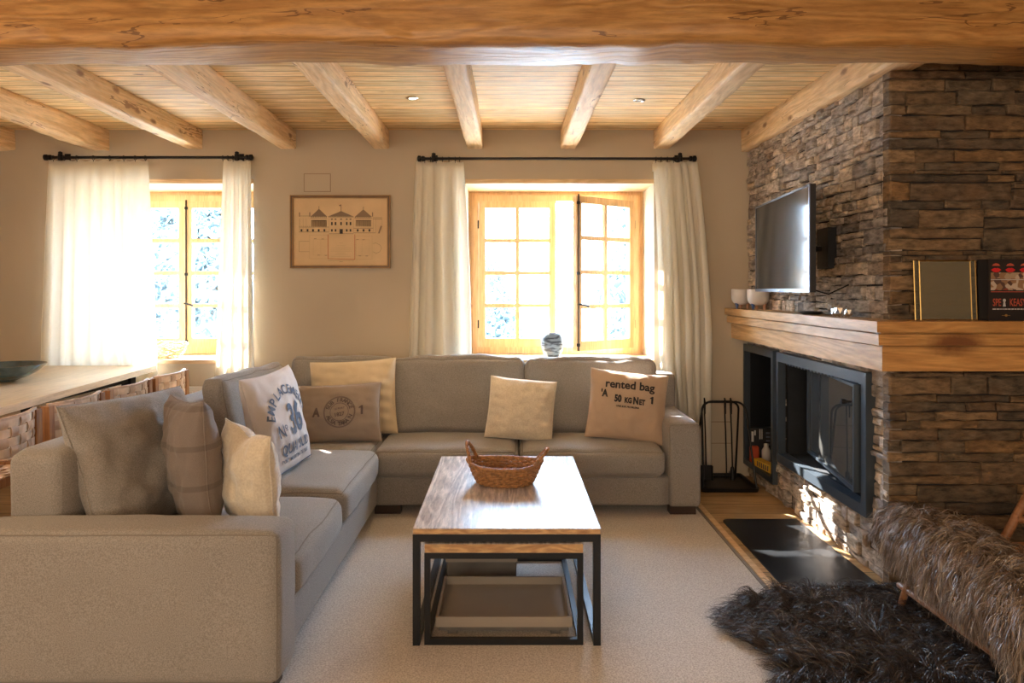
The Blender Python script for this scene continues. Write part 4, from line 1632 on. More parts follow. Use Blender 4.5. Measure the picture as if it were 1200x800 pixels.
M['pale_rattan'] = plain('pale_rattan', (0.66, 0.50, 0.30), 0.6, var=0.3, vscale=40)
t = thing('twig_basket', 'round basket of pale twisted twigs on the sill of the left window', 'basket', (-2.80, 5.62, ZS))
rgn = random.Random(5)
mb = MB()
for k in range(60):
    a0 = rgn.uniform(0, 2 * PI)
    pts = []
    z0 = rgn.uniform(0.008, 0.12)
    z1 = rgn.uniform(0.008, 0.13)
    for i in range(12):
        f = i / 11
        a = a0 + f * rgn.uniform(1.4, 1.5)
        z = z0 + (z1 - z0) * f + 0.010 * math.sin(f * 9 + k)
        z = max(0.006, z)
        r_ = 0.075 + 0.075 * (z / 0.13) ** 0.6 + 0.005 * math.sin(k + f * 11)
        pts.append((-2.80 + r_ * math.cos(a), 5.62 + r_ * math.sin(a), ZS + z))
    mb.tube(pts, 0.0048, 5)
mb.lathe([(0.001, 0.0), (0.08, 0.0), (0.08, 0.012), (0.001, 0.012)], (-2.80, 5.62, ZS), 24)
mb.build('twigs', M['pale_rattan'], t, smooth=180)

# radiator below the left window
t = thing('radiator', 'white panel radiator under the left window', 'radiator', (-2.75, 5.40, 0.12))
b = MB()
b.box(-3.30, -2.36, 5.385, 5.40, 0.15, 0.72)
b.box(-3.30, -2.36, 5.445, 5.455, 0.15, 0.72)
for i in range(23):
    xx = -3.28 + i * 0.0405
    b.box(xx, xx + 0.02, 5.378, 5.386, 0.18, 0.69)
b.box(-3.30, -2.36, 5.40, 5.445, 0.705, 0.715)
b.build('panel', M['white_paint'], t, bevel=0.002)
b = MB()
b.lathe([(0.012, 0), (0.012, 0.03), (0.024, 0.034), (0.026, 0.07), (0.020, 0.085), (0.001, 0.087)], (-2.355, 5.42, 0.66), 18, 'X')
b.tube([(-2.345, 5.42, 0.66), (-2.345, 5.42, 0.10), (-2.345, 5.42, 0.001)], 0.010, 10)
b.build('valve', M['white_paint'], t)
MB().tube([(-3.2, 5.42, 0.16), (-3.2, 5.42, 0.001)], 0.010, 8).build('pipe', M['white_paint'], t)

# ================================================================== BAR TABLE, BOWL, STOOLS
M['oak_top'] = wood('pale_oak', (0.74, 0.58, 0.38), (0.62, 0.46, 0.28), 'Y', 6, 0.35, contrast=0.35)
t = thing('bar_table', 'long pale oak bar-height table beside the left curtain', 'table', (-3.1, 3.8, 0))
pts = [(-2.42, 2.1), (-2.735, 5.30), (-3.72, 5.30), (-3.50, 2.1)]
MB().prism(pts, 0.862, 0.902).build('tabletop', M['oak_top'], t, bevel=0.003)
for (x, y) in ((-2.85, 5.12), (-3.6, 5.12), (-2.62, 2.3), (-3.4, 2.3)):
    MB().box(x - 0.035, x + 0.035, y - 0.035, y + 0.035, 0, 0.862).build('leg', M['iron'], t, bevel=0.003)
b = MB()
b.box(-2.87, -2.83, 2.36, 5.08, 0.80, 0.862, rot=(0, 0, 0))
b.box(-3.55, -3.51, 2.36, 5.08, 0.80, 0.862)
b.build('rail', M['iron'], t)
M['bowl'] = plain('blue_grey_glass', (0.06, 0.10, 0.11), 0.12, coat=0.6, var=0.3, vscale=14)
o = MB().lathe([(0.001, 0.0), (0.055, 0.0), (0.062, 0.006), (0.12, 0.030), (0.18, 0.070), (0.225, 0.112), (0.231, 0.112), (0.228, 0.105), (0.18, 0.060), (0.12, 0.026), (0.06, 0.012), (0.001, 0.010)],
               (-3.235, 4.38, 0.902), 48).build('glass_bowl', M['bowl'], smooth=60)
tagp(o, 'wide shallow blue-grey glass bowl on the bar table', 'bowl')

M['stool_wood'] = wood('stool_wood', (0.46, 0.22, 0.085), (0.28, 0.115, 0.04), 'Z', 9, 0.4, contrast=0.5)
M['strap'] = plain('woven_leather', (0.66, 0.47, 0.31), 0.55, bump=0.3, bscale=80, var=0.22, vscale=18)
M['strap2'] = plain('woven_leather_dark', (0.52, 0.33, 0.20), 0.55, bump=0.3, bscale=80, var=0.2, vscale=18)


def ribbon(mb, pts, nrm, w, up, th=0.003, mat=0):
    """flat strap through pts; nrm(i) normal, up = width direction"""
    rings = []
    for i, p in enumerate(pts):
        p = Vector(p)
        n_ = nrm[i]
        rings.append([p - up * w / 2 - n_ * th / 2, p + up * w / 2 - n_ * th / 2, p + up * w / 2 + n_ * th / 2, p - up * w / 2 + n_ * th / 2])
    mb.loft(rings, mat=mat)


def make_stool(label, group):
    t = thing('bar_stool', label, 'stool', (0, 0, 0), group, local=True)
    W = 0.225
    for (x, y, top) in ((0.19, W, 0.925), (0.19, -W, 0.925), (-0.19, W, 0.66), (-0.19, -W, 0.66)):
        rings = []
        for f in (0, 0.35, 0.7, 1.0):
            z = top * f
            ex = (0.03 * (1 - f)) * (1 if x > 0 else -1)
            s = 0.017 + 0.003 * f
            rings.append([(x + ex - s, y - s, z), (x + ex + s, y - s, z), (x + ex + s, y + s, z), (x + ex - s, y + s, z)])
        MB().loft(rings).build('leg', M['stool_wood'], t, bevel=0.003)
    b = MB()
    for y in (-W, W): b.box(-0.19, 0.19, y - 0.014, y + 0.014, 0.615, 0.655)
    for x in (-0.19, 0.19): b.box(x - 0.014, x + 0.014, -W, W, 0.615, 0.655)
    b.build('seat_frame', M['stool_wood'], t, bevel=0.002)
    for z in (0.25,):
        b = MB()
        b.box(-0.20, 0.20, -W - 0.008, -W + 0.008, z, z + 0.025)
        b.box(-0.20, 0.20, W - 0.008, W + 0.008, z, z + 0.025)
        b.box(-0.215, -0.195, -W, W, z - 0.06, z - 0.035)
        b.build('stretcher', M['stool_wood'], t, bevel=0.002)
    # woven seat
    b = MB()
    n = 8
    for i in range(n):
        y = -W + 0.03 + (2 * W - 0.06) * i / (n - 1)
        pts = [(-0.20 + 0.40 * k / 32, y, 0.659 + 0.004 * math.sin(PI * n * k / 32 + PI * (i % 2)) - 0.012 * math.sin(PI * k / 32)) for k in range(33)]
        ribbon(b, pts, [Vector((0, 0, 1))] * 33, 0.046, Vector((0, 1, 0)))
    for i in range(n):
        x = -0.17 + 0.34 * i / (n - 1)
        pts = [(x, -W + 2 * W * k / 32, 0.659 - 0.004 * math.sin(PI * n * k / 32 + PI * (i % 2)) - 0.012 * math.sin(PI * k / 32)) for k in range(33)]
        ribbon(b, pts, [Vector((0, 0, 1))] * 33, 0.040, Vector((1, 0, 0)), mat=1)
    b.build('woven_seat', [M['strap'], M['strap2']], t, smooth=None)
    # curved woven back
    b = MB()
    rows, cols = 4, 7
    def bp(f, z, off):
        y = -W + 2 * W * f
        x = 0.19 + 0.055 * math.sin(PI * f) + off
        return Vector((x, y, z))
    def bn(f):
        d = Vector((0.055 * PI * math.cos(PI * f) / (2 * W), 1, 0)).normalized()
        return Vector((d.y, -d.x, 0))
    for r_ in range(rows):
        z = 0.780 + 0.042 * r_
        K = 72
        pts = [bp(k / K, z, 0.0042 * math.sin(PI * cols * k / K + PI * (r_ % 2))) for k in range(K + 1)]
        ribbon(b, pts, [bn(k / K) for k in range(K + 1)], 0.037, Vector((0, 0, 1)))
    for c in range(cols):
        f = (c + 0.5) / cols
        K = 30
        d = bn(f)
        pts = []
        for k in range(K + 1):
            z = 0.758 + 0.17 * k / K
            off = -0.0046 * math.cos(PI * (z - 0.780) / 0.042) * (1 if c % 2 == 0 else -1)
            pts.append(bp(f, z, 0) + d * off)
        ribbon(b, pts, [d] * (K + 1), 0.046, Vector((-d.y, d.x, 0)), mat=1)
    b.build('woven_back', [M['strap'], M['strap2']], t, smooth=None)
    b = MB()
    pts = [bp(k / 20, 0.930, 0) for k in range(21)]
    ribbon(b, pts, [bn(k / 20) for k in range(21)], 0.012, Vector((0, 0, 1)), th=0.014)
    b.build('top_rail', M['strap2'], t, smooth=None)
    return t


def copy_tree(o, parent=None):
    c = o.copy()
    C.objects.link(c)
    c.parent = parent
    for ch in list(o.children):
        copy_tree(ch, c)
    return c


stools = [(4.60, 'woven-back bar stool nearest the left window'), (4.085, 'woven-back bar stool second from the left window'),
          (3.56, 'woven-back bar stool behind the near back cushion of the sofa'), (3.03, 'woven-back bar stool at the left edge of the photo')]
first = make_stool(stools[0][1], 'woven bar stools at the bar table')
for i, (y, lb) in enumerate(stools):
    o = first if i == 0 else copy_tree(first)
    o.location = (-2.475 + 0.01 * i, y, 0)
    o.rotation_euler = (0, 0, R(2))
    o['label'] = lb

# ================================================================== MANTEL
t = thing('mantel_shelf', 'thick pine mantel shelf wrapping the corner of the stone chimney breast', 'mantel', (1.9, 3.6, 1.10))
XR = 3.3
tiers = [  # (overhang x, front y, z0, z1)
    (1.730, 3.205, 1.294, 1.345),
    (1.775, 3.255, 1.284, 1.294),
    (1.748, 3.225, 1.232, 1.284),
    (1.800, 3.280, 1.222, 1.232),
    (1.785, 3.262, 1.105, 1.222),
]
for tier, (xo, yo, z0, z1) in enumerate(tiers):
    nm = ('shelf_board', 'moulding', 'moulding', 'moulding', 'fascia')[tier]
    xi, yi = XS - 0.002, YC - 0.002
    MB().prism([(xo, yo), (xi, yi), (xi, YB), (xo, YB)], z0, z1).build(nm, M['mantel_y'], t, bevel=0.004)
    MB().prism([(xo, yo), (XR, yo), (XR, yi), (xi, yi)], z0, z1).build(nm, M['mantel_x'], t, bevel=0.004)

# ================================================================== FIREPLACE INSERT
t = thing('fireplace_insert', 'black steel fireplace with its glass door ajar in the stone wall', 'fireplace', (XS, 4.18, 0.30))
y0, y1, z0, z1 = 3.585, 4.785, 0.295, 1.055
b = MB()
xf0, xf1 = XS - 0.030, XS - 0.012
b.box(xf0, xf1 + 0.05, y0, y1, z1 - 0.062, z1)
b.box(xf0, xf1 + 0.05, y0, y1, z0, z0 + 0.058)
b.box(xf0, xf1 + 0.035, y0, y0 + 0.052, z0 + 0.058, z1 - 0.062)
b.box(xf0, xf1 + 0.035, y1 - 0.030, y1, z0 + 0.058, z1 - 0.062)
b.build('surround', M['frame_steel'], t, bevel=0.003)
b = MB()
xi = XS + 0.035
b.box(xi, 2.60, y0 + 0.03, y1 - 0.03, z0 + 0.02, z0 + 0.055)
b.box(xi, 2.60, y0 + 0.03, y1 - 0.03, z1 - 0.05, z1 - 0.02)
b.box(xi, 2.60, y0 + 0.02, y0 + 0.04, z0 + 0.055, z1 - 0.05)
b.box(xi, 2.60, y1 - 0.045, y1 - 0.02, z0 + 0.055, z1 - 0.05)
b.box(2.58, 2.61, y0 + 0.03, y1 - 0.03, z0 + 0.02, z1 - 0.02)
b.build('firebox', M['soot'], t)
# perforated air grille under the lintel
b = MB()
for k in range(22):
    yy = y0 + 0.10 + k * 0.046
    b.box(XS - 0.006, XS + 0.03, yy, yy + 0.022, z1 - 0.078, z1 - 0.063)
b.build('air_grille', M['frame_steel'], t)
b = MB()
for k in range(9):
    yy = 3.95 + k * 0.06
    b.tube([(2.12, yy, z0 + 0.10), (2.45, yy, z0 + 0.10)], 0.006, 6)
b.tube([(2.12, 3.92, z0 + 0.10), (2.12, 4.46, z0 + 0.10)], 0.007, 6)
b.tube([(2.45, 3.92, z0 + 0.10), (2.45, 4.46, z0 + 0.10)], 0.007, 6)
for xx in (2.13, 2.44):
    for yy in (3.94, 4.44): b.tube([(xx, yy, z0 + 0.055), (xx, yy, z0 + 0.10)], 0.007, 6)
b.build('fire_grate', M['iron'], t)
# glass door, hinged on the far jamb inside the opening, free edge near the front
hinge = Vector((2.02, 4.58, 0))
free = Vector((1.872, 3.665, 0))
dv = (free - hinge)
Ld = dv.length
ang = math.atan2(dv.y, dv.x)
dz0, dz1 = 0.405, 0.985
door = MB()
for (a0, a1, c0, c1) in ((0, Ld, 0, 0.016), (0, Ld, dz1 - dz0 - 0.016, dz1 - dz0), (0, 0.016, 0.016, dz1 - dz0 - 0.016), (Ld - 0.02, Ld, 0.016, dz1 - dz0 - 0.016)):
    door.box(a0, a1, -0.018, 0.018, c0, c1)
d = door.build('door', M['frame_steel'], None, bevel=0.002)
d.parent = t
d.location = Vector((hinge.x, hinge.y, dz0)) - rootloc(t)
d.rotation_euler = (0, 0, ang)
g = MB().box(0.016, Ld - 0.020, -0.003, 0.003, 0.016, dz1 - dz0 - 0.016).build('glass', M['fire_glass'], None, smooth=None)
g.parent = d
hd = MB().lathe([(0.006, 0), (0.006, 0.028), (0.015, 0.030), (0.015, 0.052), (0.002, 0.054)], (0, 0, 0), 16, 'Y')
hdo = hd.build('handle', M['iron'], None)
hdo.parent = d
hdo.rotation_euler = (0, 0, PI)
hdo.location = (Ld - 0.045, -0.016, dz1 - dz0 - 0.10)

# ---- niche for firewood and kindling
t = thing('metal_niche', 'tall black metal niche for kindling beside the fireplace', 'niche', (XS, 5.16, 0.11))
n0, n1, m0, m1 = 4.855, 5.465, 0.105, 1.060
b = MB()
b.box(XS - 0.028, XS + 0.02, n0, n1, m1 - 0.055, m1)
b.box(XS - 0.028, XS + 0.02, n0, n1, m0, m0 + 0.045)
b.box(XS - 0.028, XS + 0.02, n0, n0 + 0.035, m0 + 0.045, m1 - 0.055)
b.box(XS - 0.028, XS + 0.02, n1 - 0.022, n1, m0 + 0.045, m1 - 0.055)
b.build('surround', M['frame_steel'], t, bevel=0.003)
b = MB()
b.box(XS + 0.02, 2.36, n0 + 0.008, n1 - 0.01, m0 + 0.012, m0 + 0.040)
b.box(XS + 0.02, 2.36, n0 + 0.008, n1 - 0.01, m1 - 0.03, m1 - 0.01)
b.box(XS + 0.02, 2.36, n0 + 0.008, n0 + 0.02, m0 + 0.040, m1 - 0.03)
b.box(XS + 0.02, 2.36, n1 - 0.025, n1 - 0.01, m0 + 0.040, m1 - 0.03)
b.box(2.34, 2.37, n0 + 0.01, n1 - 0.02, m0 + 0.03, m1 - 0.03)
b.build('lining', M['steel'], t)
NF = m0 + 0.040   # niche floor
M['boxblack'] = plain('black_card', (0.02, 0.022, 0.028), 0.5)
M['printwhite'] = plain('white_print', (0.6, 0.6, 0.6), 0.6)
M['red'] = plain('red_card', (0.55, 0.08, 0.03), 0.5)
M['yellow'] = plain('yellow_card', (0.80, 0.46, 0.03), 0.5)
M['paperbag'] = plain('kraft_paper', (0.55, 0.34, 0.17), 0.8, bump=0.2, bscale=30)
t = thing('black_carton', 'black printed carton at the back of the kindling niche', 'box', (1.99, 5.40, NF))
MB().box(1.905, 2.075, 5.375, 5.428, NF, 0.405).build('carton', M['boxblack'], t, bevel=0.002)
F_ = Flat()
F_.rect(-0.098, 0.02, -0.075, 0.10).rect(-0.070, 0.07, -0.055, 0.11).rect(-0.02, 0.04, -0.008, 0.12).rect(0.002, 0.04, 0.010, 0.12)
for k in range(7): F_.rect(0.045, -0.10 + k * 0.03, 0.085, -0.085 + k * 0.03, 1)
F_.build('lettering', lambda x, y: Vector((1.990 + x * 0.8, 5.3738, 0.275 + y)), [M['printwhite'], M['ink_blue']], t, cut=0)
t = thing('red_packet', 'orange-red packet standing in the niche left of the yellow box', 'packet', (1.92, 5.335, NF))
soft('packet', M['red'], t, (1.920, 5.335, NF + 0.064), (0.065, 0.045, 0.122), 0.010, wrinkle=0.002)
t = thing('white_bottle', 'small whitish squat bottle behind the yellow box', 'bottle', (2.005, 5.30, NF))
MB().lathe([(0.03, 0), (0.033, 0.008), (0.033, 0.10), (0.018, 0.125), (0.018, 0.15), (0.001, 0.152)], (2.000, 5.30, NF), 20).build('bottle_body', M['printwhite'], t)
t = thing('matchbox', 'long yellow box of firelighters at the front of the niche', 'box', (1.925, 5.10, NF))
b = MB().box(-0.03, 0.03, -0.13, 0.13, 0, 0.058)
o = b.build('carton', M['yellow'], None, bevel=0.002)
o.parent = t
o.rotation_euler = (0, 0, R(8))
F_ = Flat()
for k in range(6): F_.rect(-0.085 + k * 0.03, 0.012, -0.068 + k * 0.03, 0.05)
o2 = F_.build('lettering', lambda x, y: Vector((-0.0308, x, y)), [M['ink_brown']], None, cut=0)
o2.parent = t
o2.rotation_euler = (0, 0, R(8))
t = thing('paper_bag', 'open brown paper bag in the right of the niche', 'bag', (2.07, 5.12, NF))
rings = []
for (z, wx, wy, dx) in ((0, 0.07, 0.10, 0), (0.12, 0.075, 0.105, 0.0), (0.24, 0.07, 0.10, 0.0), (0.33, 0.06, 0.09, 0.0), (0.40, 0.045, 0.07, 0.0)):
    ring = []
    for k in range(28):
        a = 2 * PI * k / 28
        sx_ = math.copysign(abs(math.cos(a)) ** 0.5, math.cos(a))
        sy_ = math.copysign(abs(math.sin(a)) ** 0.5, math.sin(a))
        zz = z + (0.05 * math.sin(a * 2 + 1) + 0.03 * math.sin(5 * a) if z > 0.3 else 0)
        ring.append((2.07 + wx * sx_ + nz(a, z, 0, 3, 2) * 0.012, 5.13 + wy * sy_ + nz(a, z, 1, 3, 3) * 0.012, NF + zz))
    rings.append(ring)
mb = MB().loft(rings, caps=False)
o = mb.build('bag', M['paperbag'], t, smooth=30)
m_ = o.modifiers.new('s', 'SOLIDIFY')
m_.thickness = 0.002

# ================================================================== HEARTH PLATE
def rrect(x0, x1, y0, y1, r, n=6):
    pts = []
    for cx, cy, a in ((x1 - r[0], y0 + r[0], -PI / 2), (x1 - r[1], y1 - r[1], 0), (x0 + r[2], y1 - r[2], PI / 2), (x0 + r[3], y0 + r[3], PI)):
        for k in range(n + 1):
            q = a + PI / 2 * k / n
            rr = r[0] if a < 0 else (r[1] if a == 0 else (r[2] if a < 3 else r[3]))
            pts.append((cx + rr * math.cos(q), cy + rr * math.sin(q)))
    return pts


o = MB().prism(rrect(1.378, 1.868, 3.43, 4.43, (0.005, 0.005, 0.05, 0.05)), 0.001, 0.007).build('hearth_plate', M['hearth'], None, smooth=None, bevel=0.0012)
tagp(o, 'black steel hearth plate on the oak floor in front of the fireplace', 'hearth plate')

# ================================================================== FIRE TOOLS
t = thing('fire_tool_rack', 'black iron fire tool rack on a tray in the corner', 'fire tool rack', (1.66, 5.2, 0.0))
b = MB()
rings = []
for (z, e) in ((0.001, 0), (0.030, 0.006), (0.032, -0.010), (0.010, -0.018)):
    rings.append([(p[0] + e * (1 if p[0] > 1.64 else -1), p[1] + e * (1 if p[1] > 5.2 else -1), z) for p in rrect(1.42, 1.845, 5.02, 5.44, (0.03, 0.03, 0.03, 0.03))])
b.loft(rings)
b.build('tray', M['iron'], t)


def arch(xa, xb, yb_, yt, h, r=0.07):
    pts = [(xa, yb_, 0.004)]
    n = 8
    for k in range(n + 1):
        a = PI - PI / 2 * k / n
        f = (h - r + r * math.sin(a)) / h
        pts.append((xa + 0.03 + r + r * math.cos(a), yb_ + (yt - yb_) * f, h - r + r * math.sin(a)))
    for k in range(n + 1):
        a = PI / 2 - PI / 2 * k / n
        f = (h - r + r * math.sin(a)) / h
        pts.append((xb - 0.03 - r + r * math.cos(a), yb_ + (yt - yb_) * f, h - r + r * math.sin(a)))
    pts.append((xb, yb_, 0.004))
    return pts


MB().tube(arch(1.44, 1.835, 5.04, 5.21, 0.635), 0.008, 8).build('leg', M['iron'], t)
MB().tube(arch(1.46, 1.80, 5.42, 5.235, 0.635), 0.008, 8).build('leg', M['iron'], t)
for (x, kind) in ((1.50, 0), (1.655, 1), (1.70, 2)):
    lb = ('fire shovel', 'poker', 'brush')[kind]
    names = ('fire_shovel', 'fire_poker', 'fire_brush')
    labels = ('black iron fire shovel hanging leftmost on the rack', 'black iron poker hanging in the middle of the rack', 'black iron hearth brush hanging right of the poker')
    tt = thing(names[kind], labels[kind], 'fire tool', (x, 5.17, 0.06))
    b = MB()
    y = 5.185
    b.tube([(x - 0.012, y - 0.012, 0.55), (x - 0.012, y - 0.014, 0.64), (x - 0.008, y + 0.02, 0.664), (x, y + 0.045, 0.655), (x, y + 0.047, 0.60), (x, y + 0.02, 0.40), (x, y, 0.14)], 0.0055, 7)
    b.build('shaft', M['iron'], tt)
    b = MB()
    if kind == 0:
        b.box(x - 0.045, x + 0.045, y - 0.008, y + 0.004, 0.05, 0.16)
        b.box(x - 0.045, x - 0.040, y - 0.03, y, 0.05, 0.16)
        b.box(x + 0.040, x + 0.045, y - 0.03, y, 0.05, 0.16)
        b.build('scoop', M['iron'], tt, bevel=0.002)
    elif kind == 1:
        b.tube([(x, y, 0.14), (x, y, 0.07), (x, y, 0.05)], [0.0055, 0.005, 0.001], 7)
        b.tube([(x, y, 0.10), (x + 0.02, y, 0.09), (x + 0.022, y, 0.115)], [0.005, 0.004, 0.002], 7)
        b.build('hook', M['iron'], tt)
    else:
        b.lathe([(0.006, 0.10), (0.014, 0.09), (0.016, 0.06), (0.020, 0.0), (0.001, 0.0)], (x, y, 0.05), 12)
        b.build('bristles', M['iron'], tt)

# ================================================================== TELEVISION
t = thing('television', 'flat black television on a wall bracket over the mantel', 'television', (1.63, 4.08, 1.478))
ya, yb_, za, zb = 3.56, 4.605, 1.480, 2.048
M['tvblack'] = plain('tv_plastic', (0.012, 0.012, 0.014), 0.35)
M['screen'] = plain('tv_screen', (0.010, 0.011, 0.012), 0.10, spec=0.45)
M['bezel'] = plain('tv_bezel', (0.12, 0.13, 0.15), 0.3, metal=0.8)
b = MB()
b.box(1.622, 1.650, ya, yb_, za, zb)
b.box(1.650, 1.685, ya + 0.12, yb_ - 0.12, za + 0.04, zb - 0.14)
t.rotation_euler = (0, 0, 0)
b.build('housing', M['tvblack'], t, bevel=0.004)
MB().box(1.619, 1.6225, ya + 0.012, yb_ - 0.012, za + 0.020, zb - 0.012).build('screen', M['screen'], t, smooth=None)
b = MB()
w = 0.010
b.box(1.616, 1.623, ya, yb_, zb - w, zb)
b.box(1.616, 1.623, ya, yb_, za, za + 0.018)
b.box(1.616, 1.623, ya, ya + w, za + 0.018, zb - w)
b.box(1.616, 1.623, yb_ - w, yb_, za + 0.018, zb - w)
b.build('bezel', M['bezel'], t, bevel=0.001)
b = MB()
b.box(1.6150, 1.6162, 4.07, 4.095, za + 0.004, za + 0.013)
b.build('maker_badge', M['chrome'], t, smooth=None)
b = MB()
b.tube([(1.68, 4.08, 1.74), (1.78, 4.22, 1.74), (XS + 0.0, 4.12, 1.74)], 0.018, 8)
b.box(1.675, 1.69, 3.95, 4.2, 1.62, 1.86)
b.box(XS - 0.028, XS + 0.02, 4.02, 4.2, 1.62, 1.86)
b.build('wall_bracket', M['iron'], t)
t.rotation_euler = (0, 0, R(-5.2))
for ch in t.children:
    if ch.name.startswith('wall_bracket'): ch['label'] = 'black swivel wall bracket'
# cable behind
MB().tube([(1.66, 3.70, 1.50), (1.75, 3.66, 1.47), (1.86, 3.68, 1.52)], 0.004, 6).build('cable', M['iron'], t)

# ================================================================== THINGS ON THE MANTEL
ZM = 1.345
M['white_ceramic'] = plain('white_ceramic', (0.60, 0.56, 0.53), 0.45, bump=0.1, bscale=40, var=0.08, vscale=8)
M['blue_ceramic'] = plain('blue_foot', (0.05, 0.10, 0.25), 0.4)
M['terracotta'] = plain('terracotta', (0.50, 0.27, 0.16), 0.6)
for (x, y, lb) in ((1.790, 5.24, 'white footed ceramic pot at the far end of the mantel, nearer the curtain'), (1.835, 5.02, 'white footed ceramic pot on the mantel, nearer the television')):
    t = thing('ceramic_pot', lb, 'pot', (x, y, ZM), 'footed pots on the mantel')
    prof = [(0.001, 0.030), (0.035, 0.031), (0.062, 0.045), (0.075, 0.07), (0.078, 0.10), (0.077, 0.148), (0.073, 0.150), (0.071, 0.146), (0.072, 0.10), (0.066, 0.07), (0.04, 0.045), (0.001, 0.042)]
    MB().lathe(prof, (x, y, ZM), 32).build('bowl', M['white_ceramic'], t, smooth=60)
    for k in range(3):
        a = R(200 + 120 * k)
        cx, cy = x + 0.045 * math.cos(a), y + 0.045 * math.sin(a)
        MB().lathe([(0.007, 0.0), (0.010, 0.02), (0.016, 0.045), (0.001, 0.05)], (cx, cy, ZM), 12).build('foot', M['blue_ceramic'] if k == 0 else M['terracotta'], t)

o = MB().lathe([(0.001, 0.0), (0.055, 0.0), (0.075, 0.010), (0.080, 0.016), (0.074, 0.016), (0.055, 0.008), (0.001, 0.006)], (1.832, 4.14, ZM), 32, sx=0.75, sy=1.35).build('dish', M['tvblack'], smooth=60)
tagp(o, 'shallow dark dish lying on the mantel under the television', 'dish')
M['crystal'], nt, bs = newmat('crystal')
bs.inputs['Base Color'].default_value = (0.85, 0.88, 0.95, 1)
bs.inputs['Roughness'].default_value = 0.03
bs.inputs['Transmission Weight'].default_value = 0.75
bs.inputs['IOR'].default_value = 1.5
t = thing('crystal_ornament', 'cluster of faceted crystal on the mantel near the corner', 'ornament', (1.82, 3.72, ZM))
rgn = random.Random(3)
for k in range(5):
    bm = bmesh.new()
    bmesh.ops.create_icosphere(bm, subdivisions=1, radius=1)
    s = rgn.uniform(0.020, 0.032)
    cx, cy = 1.82 + rgn.uniform(-0.02, 0.02), 3.66 + k * 0.030
    for v in bm.verts:
        v.co = Vector((v.co.x * s + cx, v.co.y * s * 1.1 + cy, v.co.z * s * 1.3 + ZM + s * 1.25))
    me = bpy.data.meshes.new('facet')
    bm.to_mesh(me)
    bm.free()
    link('crystal', me, M['crystal'] if k % 2 else M['chrome'], t)

t = thing('empty_picture_frame', 'brass-edged empty glass frame leaning on the chimney stones', 'picture frame', (2.15, 3.33, ZM))
def leaf(x0, x1, ybase, lean, h, name, nm2):
    off = h * math.sin(lean)
    def q(x, z, d):
        return (x, ybase + z * math.tan(lean) + d, ZM + z)
    b = MB()
    rr = [[q(x, z, d) for (x, z) in ((x0, 0), (x1, 0), (x1, h), (x0, h))] for d in (0, 0.003)]
    b.loft(rr)
    g = b.build(name, M['olive_glass'], t, smooth=None)
    b = MB()
    for (p0, p1) in (((x0, 0), (x0, h)), ((x1, 0), (x1, h)), ((x0, h), (x1, h)), ((x0, 0.003), (x1, 0.003))):
        b.tube([q(p0[0], p0[1], 0.0015), q(p1[0], p1[1], 0.0015)], 0.003, 4)
    e = b.build(nm2, M['brass'], t, smooth=None)
leaf(2.010, 2.258, 3.325, R(3), 0.290, 'glass_leaf', 'brass_edge')
leaf(1.998, 2.300, 3.350, R(3), 0.293, 'glass_leaf', 'brass_edge')

M['card'] = plain('book_black', (0.015, 0.012, 0.014), 0.4)
M['lips'] = plain('lip_red', (0.62, 0.012, 0.02), 0.45)
M['titlered'] = plain('title_red', (0.50, 0.09, 0.05), 0.5)
M['collage'], nt, bs = newmat('collage_band')
tc = node(nt, 'ShaderNodeTexCoord')
vv = node(nt, 'ShaderNodeTexVoronoi')
vv.inputs['Scale'].default_value = 38
rp = node(nt, 'ShaderNodeValToRGB')
rp.color_ramp.interpolation = 'CONSTANT'
for i, (p, c) in enumerate(((0, (0.30, 0.17, 0.09)), (0.3, (0.42, 0.30, 0.20)), (0.5, (0.25, 0.05, 0.03)), (0.62, (0.55, 0.45, 0.36)), (0.8, (0.10, 0.05, 0.04)))):
    if i < 2:
        e = rp.color_ramp.elements[i]
        e.position = p
    else:
        e = rp.color_ramp.elements.new(p)
    e.color = (*c, 1)
nt.links.new(tc.outputs['Object'], vv.inputs['Vector'])
nt.links.new(vv.outputs['Color'], rp.inputs['Fac'])
nt.links.new(rp.outputs[0], bs.inputs['Base Color'])
t = thing('boxed_book', 'black boxed book titled SPEAKEASY with red lips on its cover', 'book', (2.41, 3.32, ZM))
bx0, bx1 = 2.305, 2.515
MB().box(bx0, bx1, 3.280, 3.360, ZM, ZM + 0.296).build('slipcase', M['card'], t, bevel=0.003)
F_ = Flat()
cxm = (bx0 + bx1) / 2
def lips(x, z, w, h):
    F_.poly([(x - w / 2, z), (x - w * .25, z - h * .42), (x, z - h * .5), (x + w * .25, z - h * .42), (x + w / 2, z), (x + w * .28, z + h * .30), (x + w * .10, z + h * .42), (x, z + h * .28), (x - w * .10, z + h * .42), (x - w * .28, z + h * .30)], 0)
for k in range(3):
    cx_ = -0.068 + k * 0.068
    lips(cx_, 0.245, 0.050, 0.024)
    F_.poly([(cx_ - 0.020, 0.264), (cx_ + 0.020, 0.264), (cx_ + 0.013, 0.273), (cx_, 0.277), (cx_ - 0.013, 0.273)], 1)
F_.rect(-0.094, 0.200, 0.098, 0.232, 2)
F_.rect(-0.094, 0.147, 0.098, 0.196, 2)
F_.rect(-0.094, 0.1965, 0.098, 0.1995, 3)
F_.rect(-0.094, 0.138, 0.098, 0.141, 1)
F_.text('SPE', 0.050, -0.064, 0.087, bold=0.0008, sx=0.55, mat=1)
F_.text('KEASY', 0.050, 0.036, 0.087, bold=0.0008, sx=0.55, mat=1)
F_.poly([(-0.0285 + 0.0075 * math.cos(2 * PI * k / 14), 0.098 + 0.0085 * math.sin(2 * PI * k / 14)) for k in range(14)], 3)
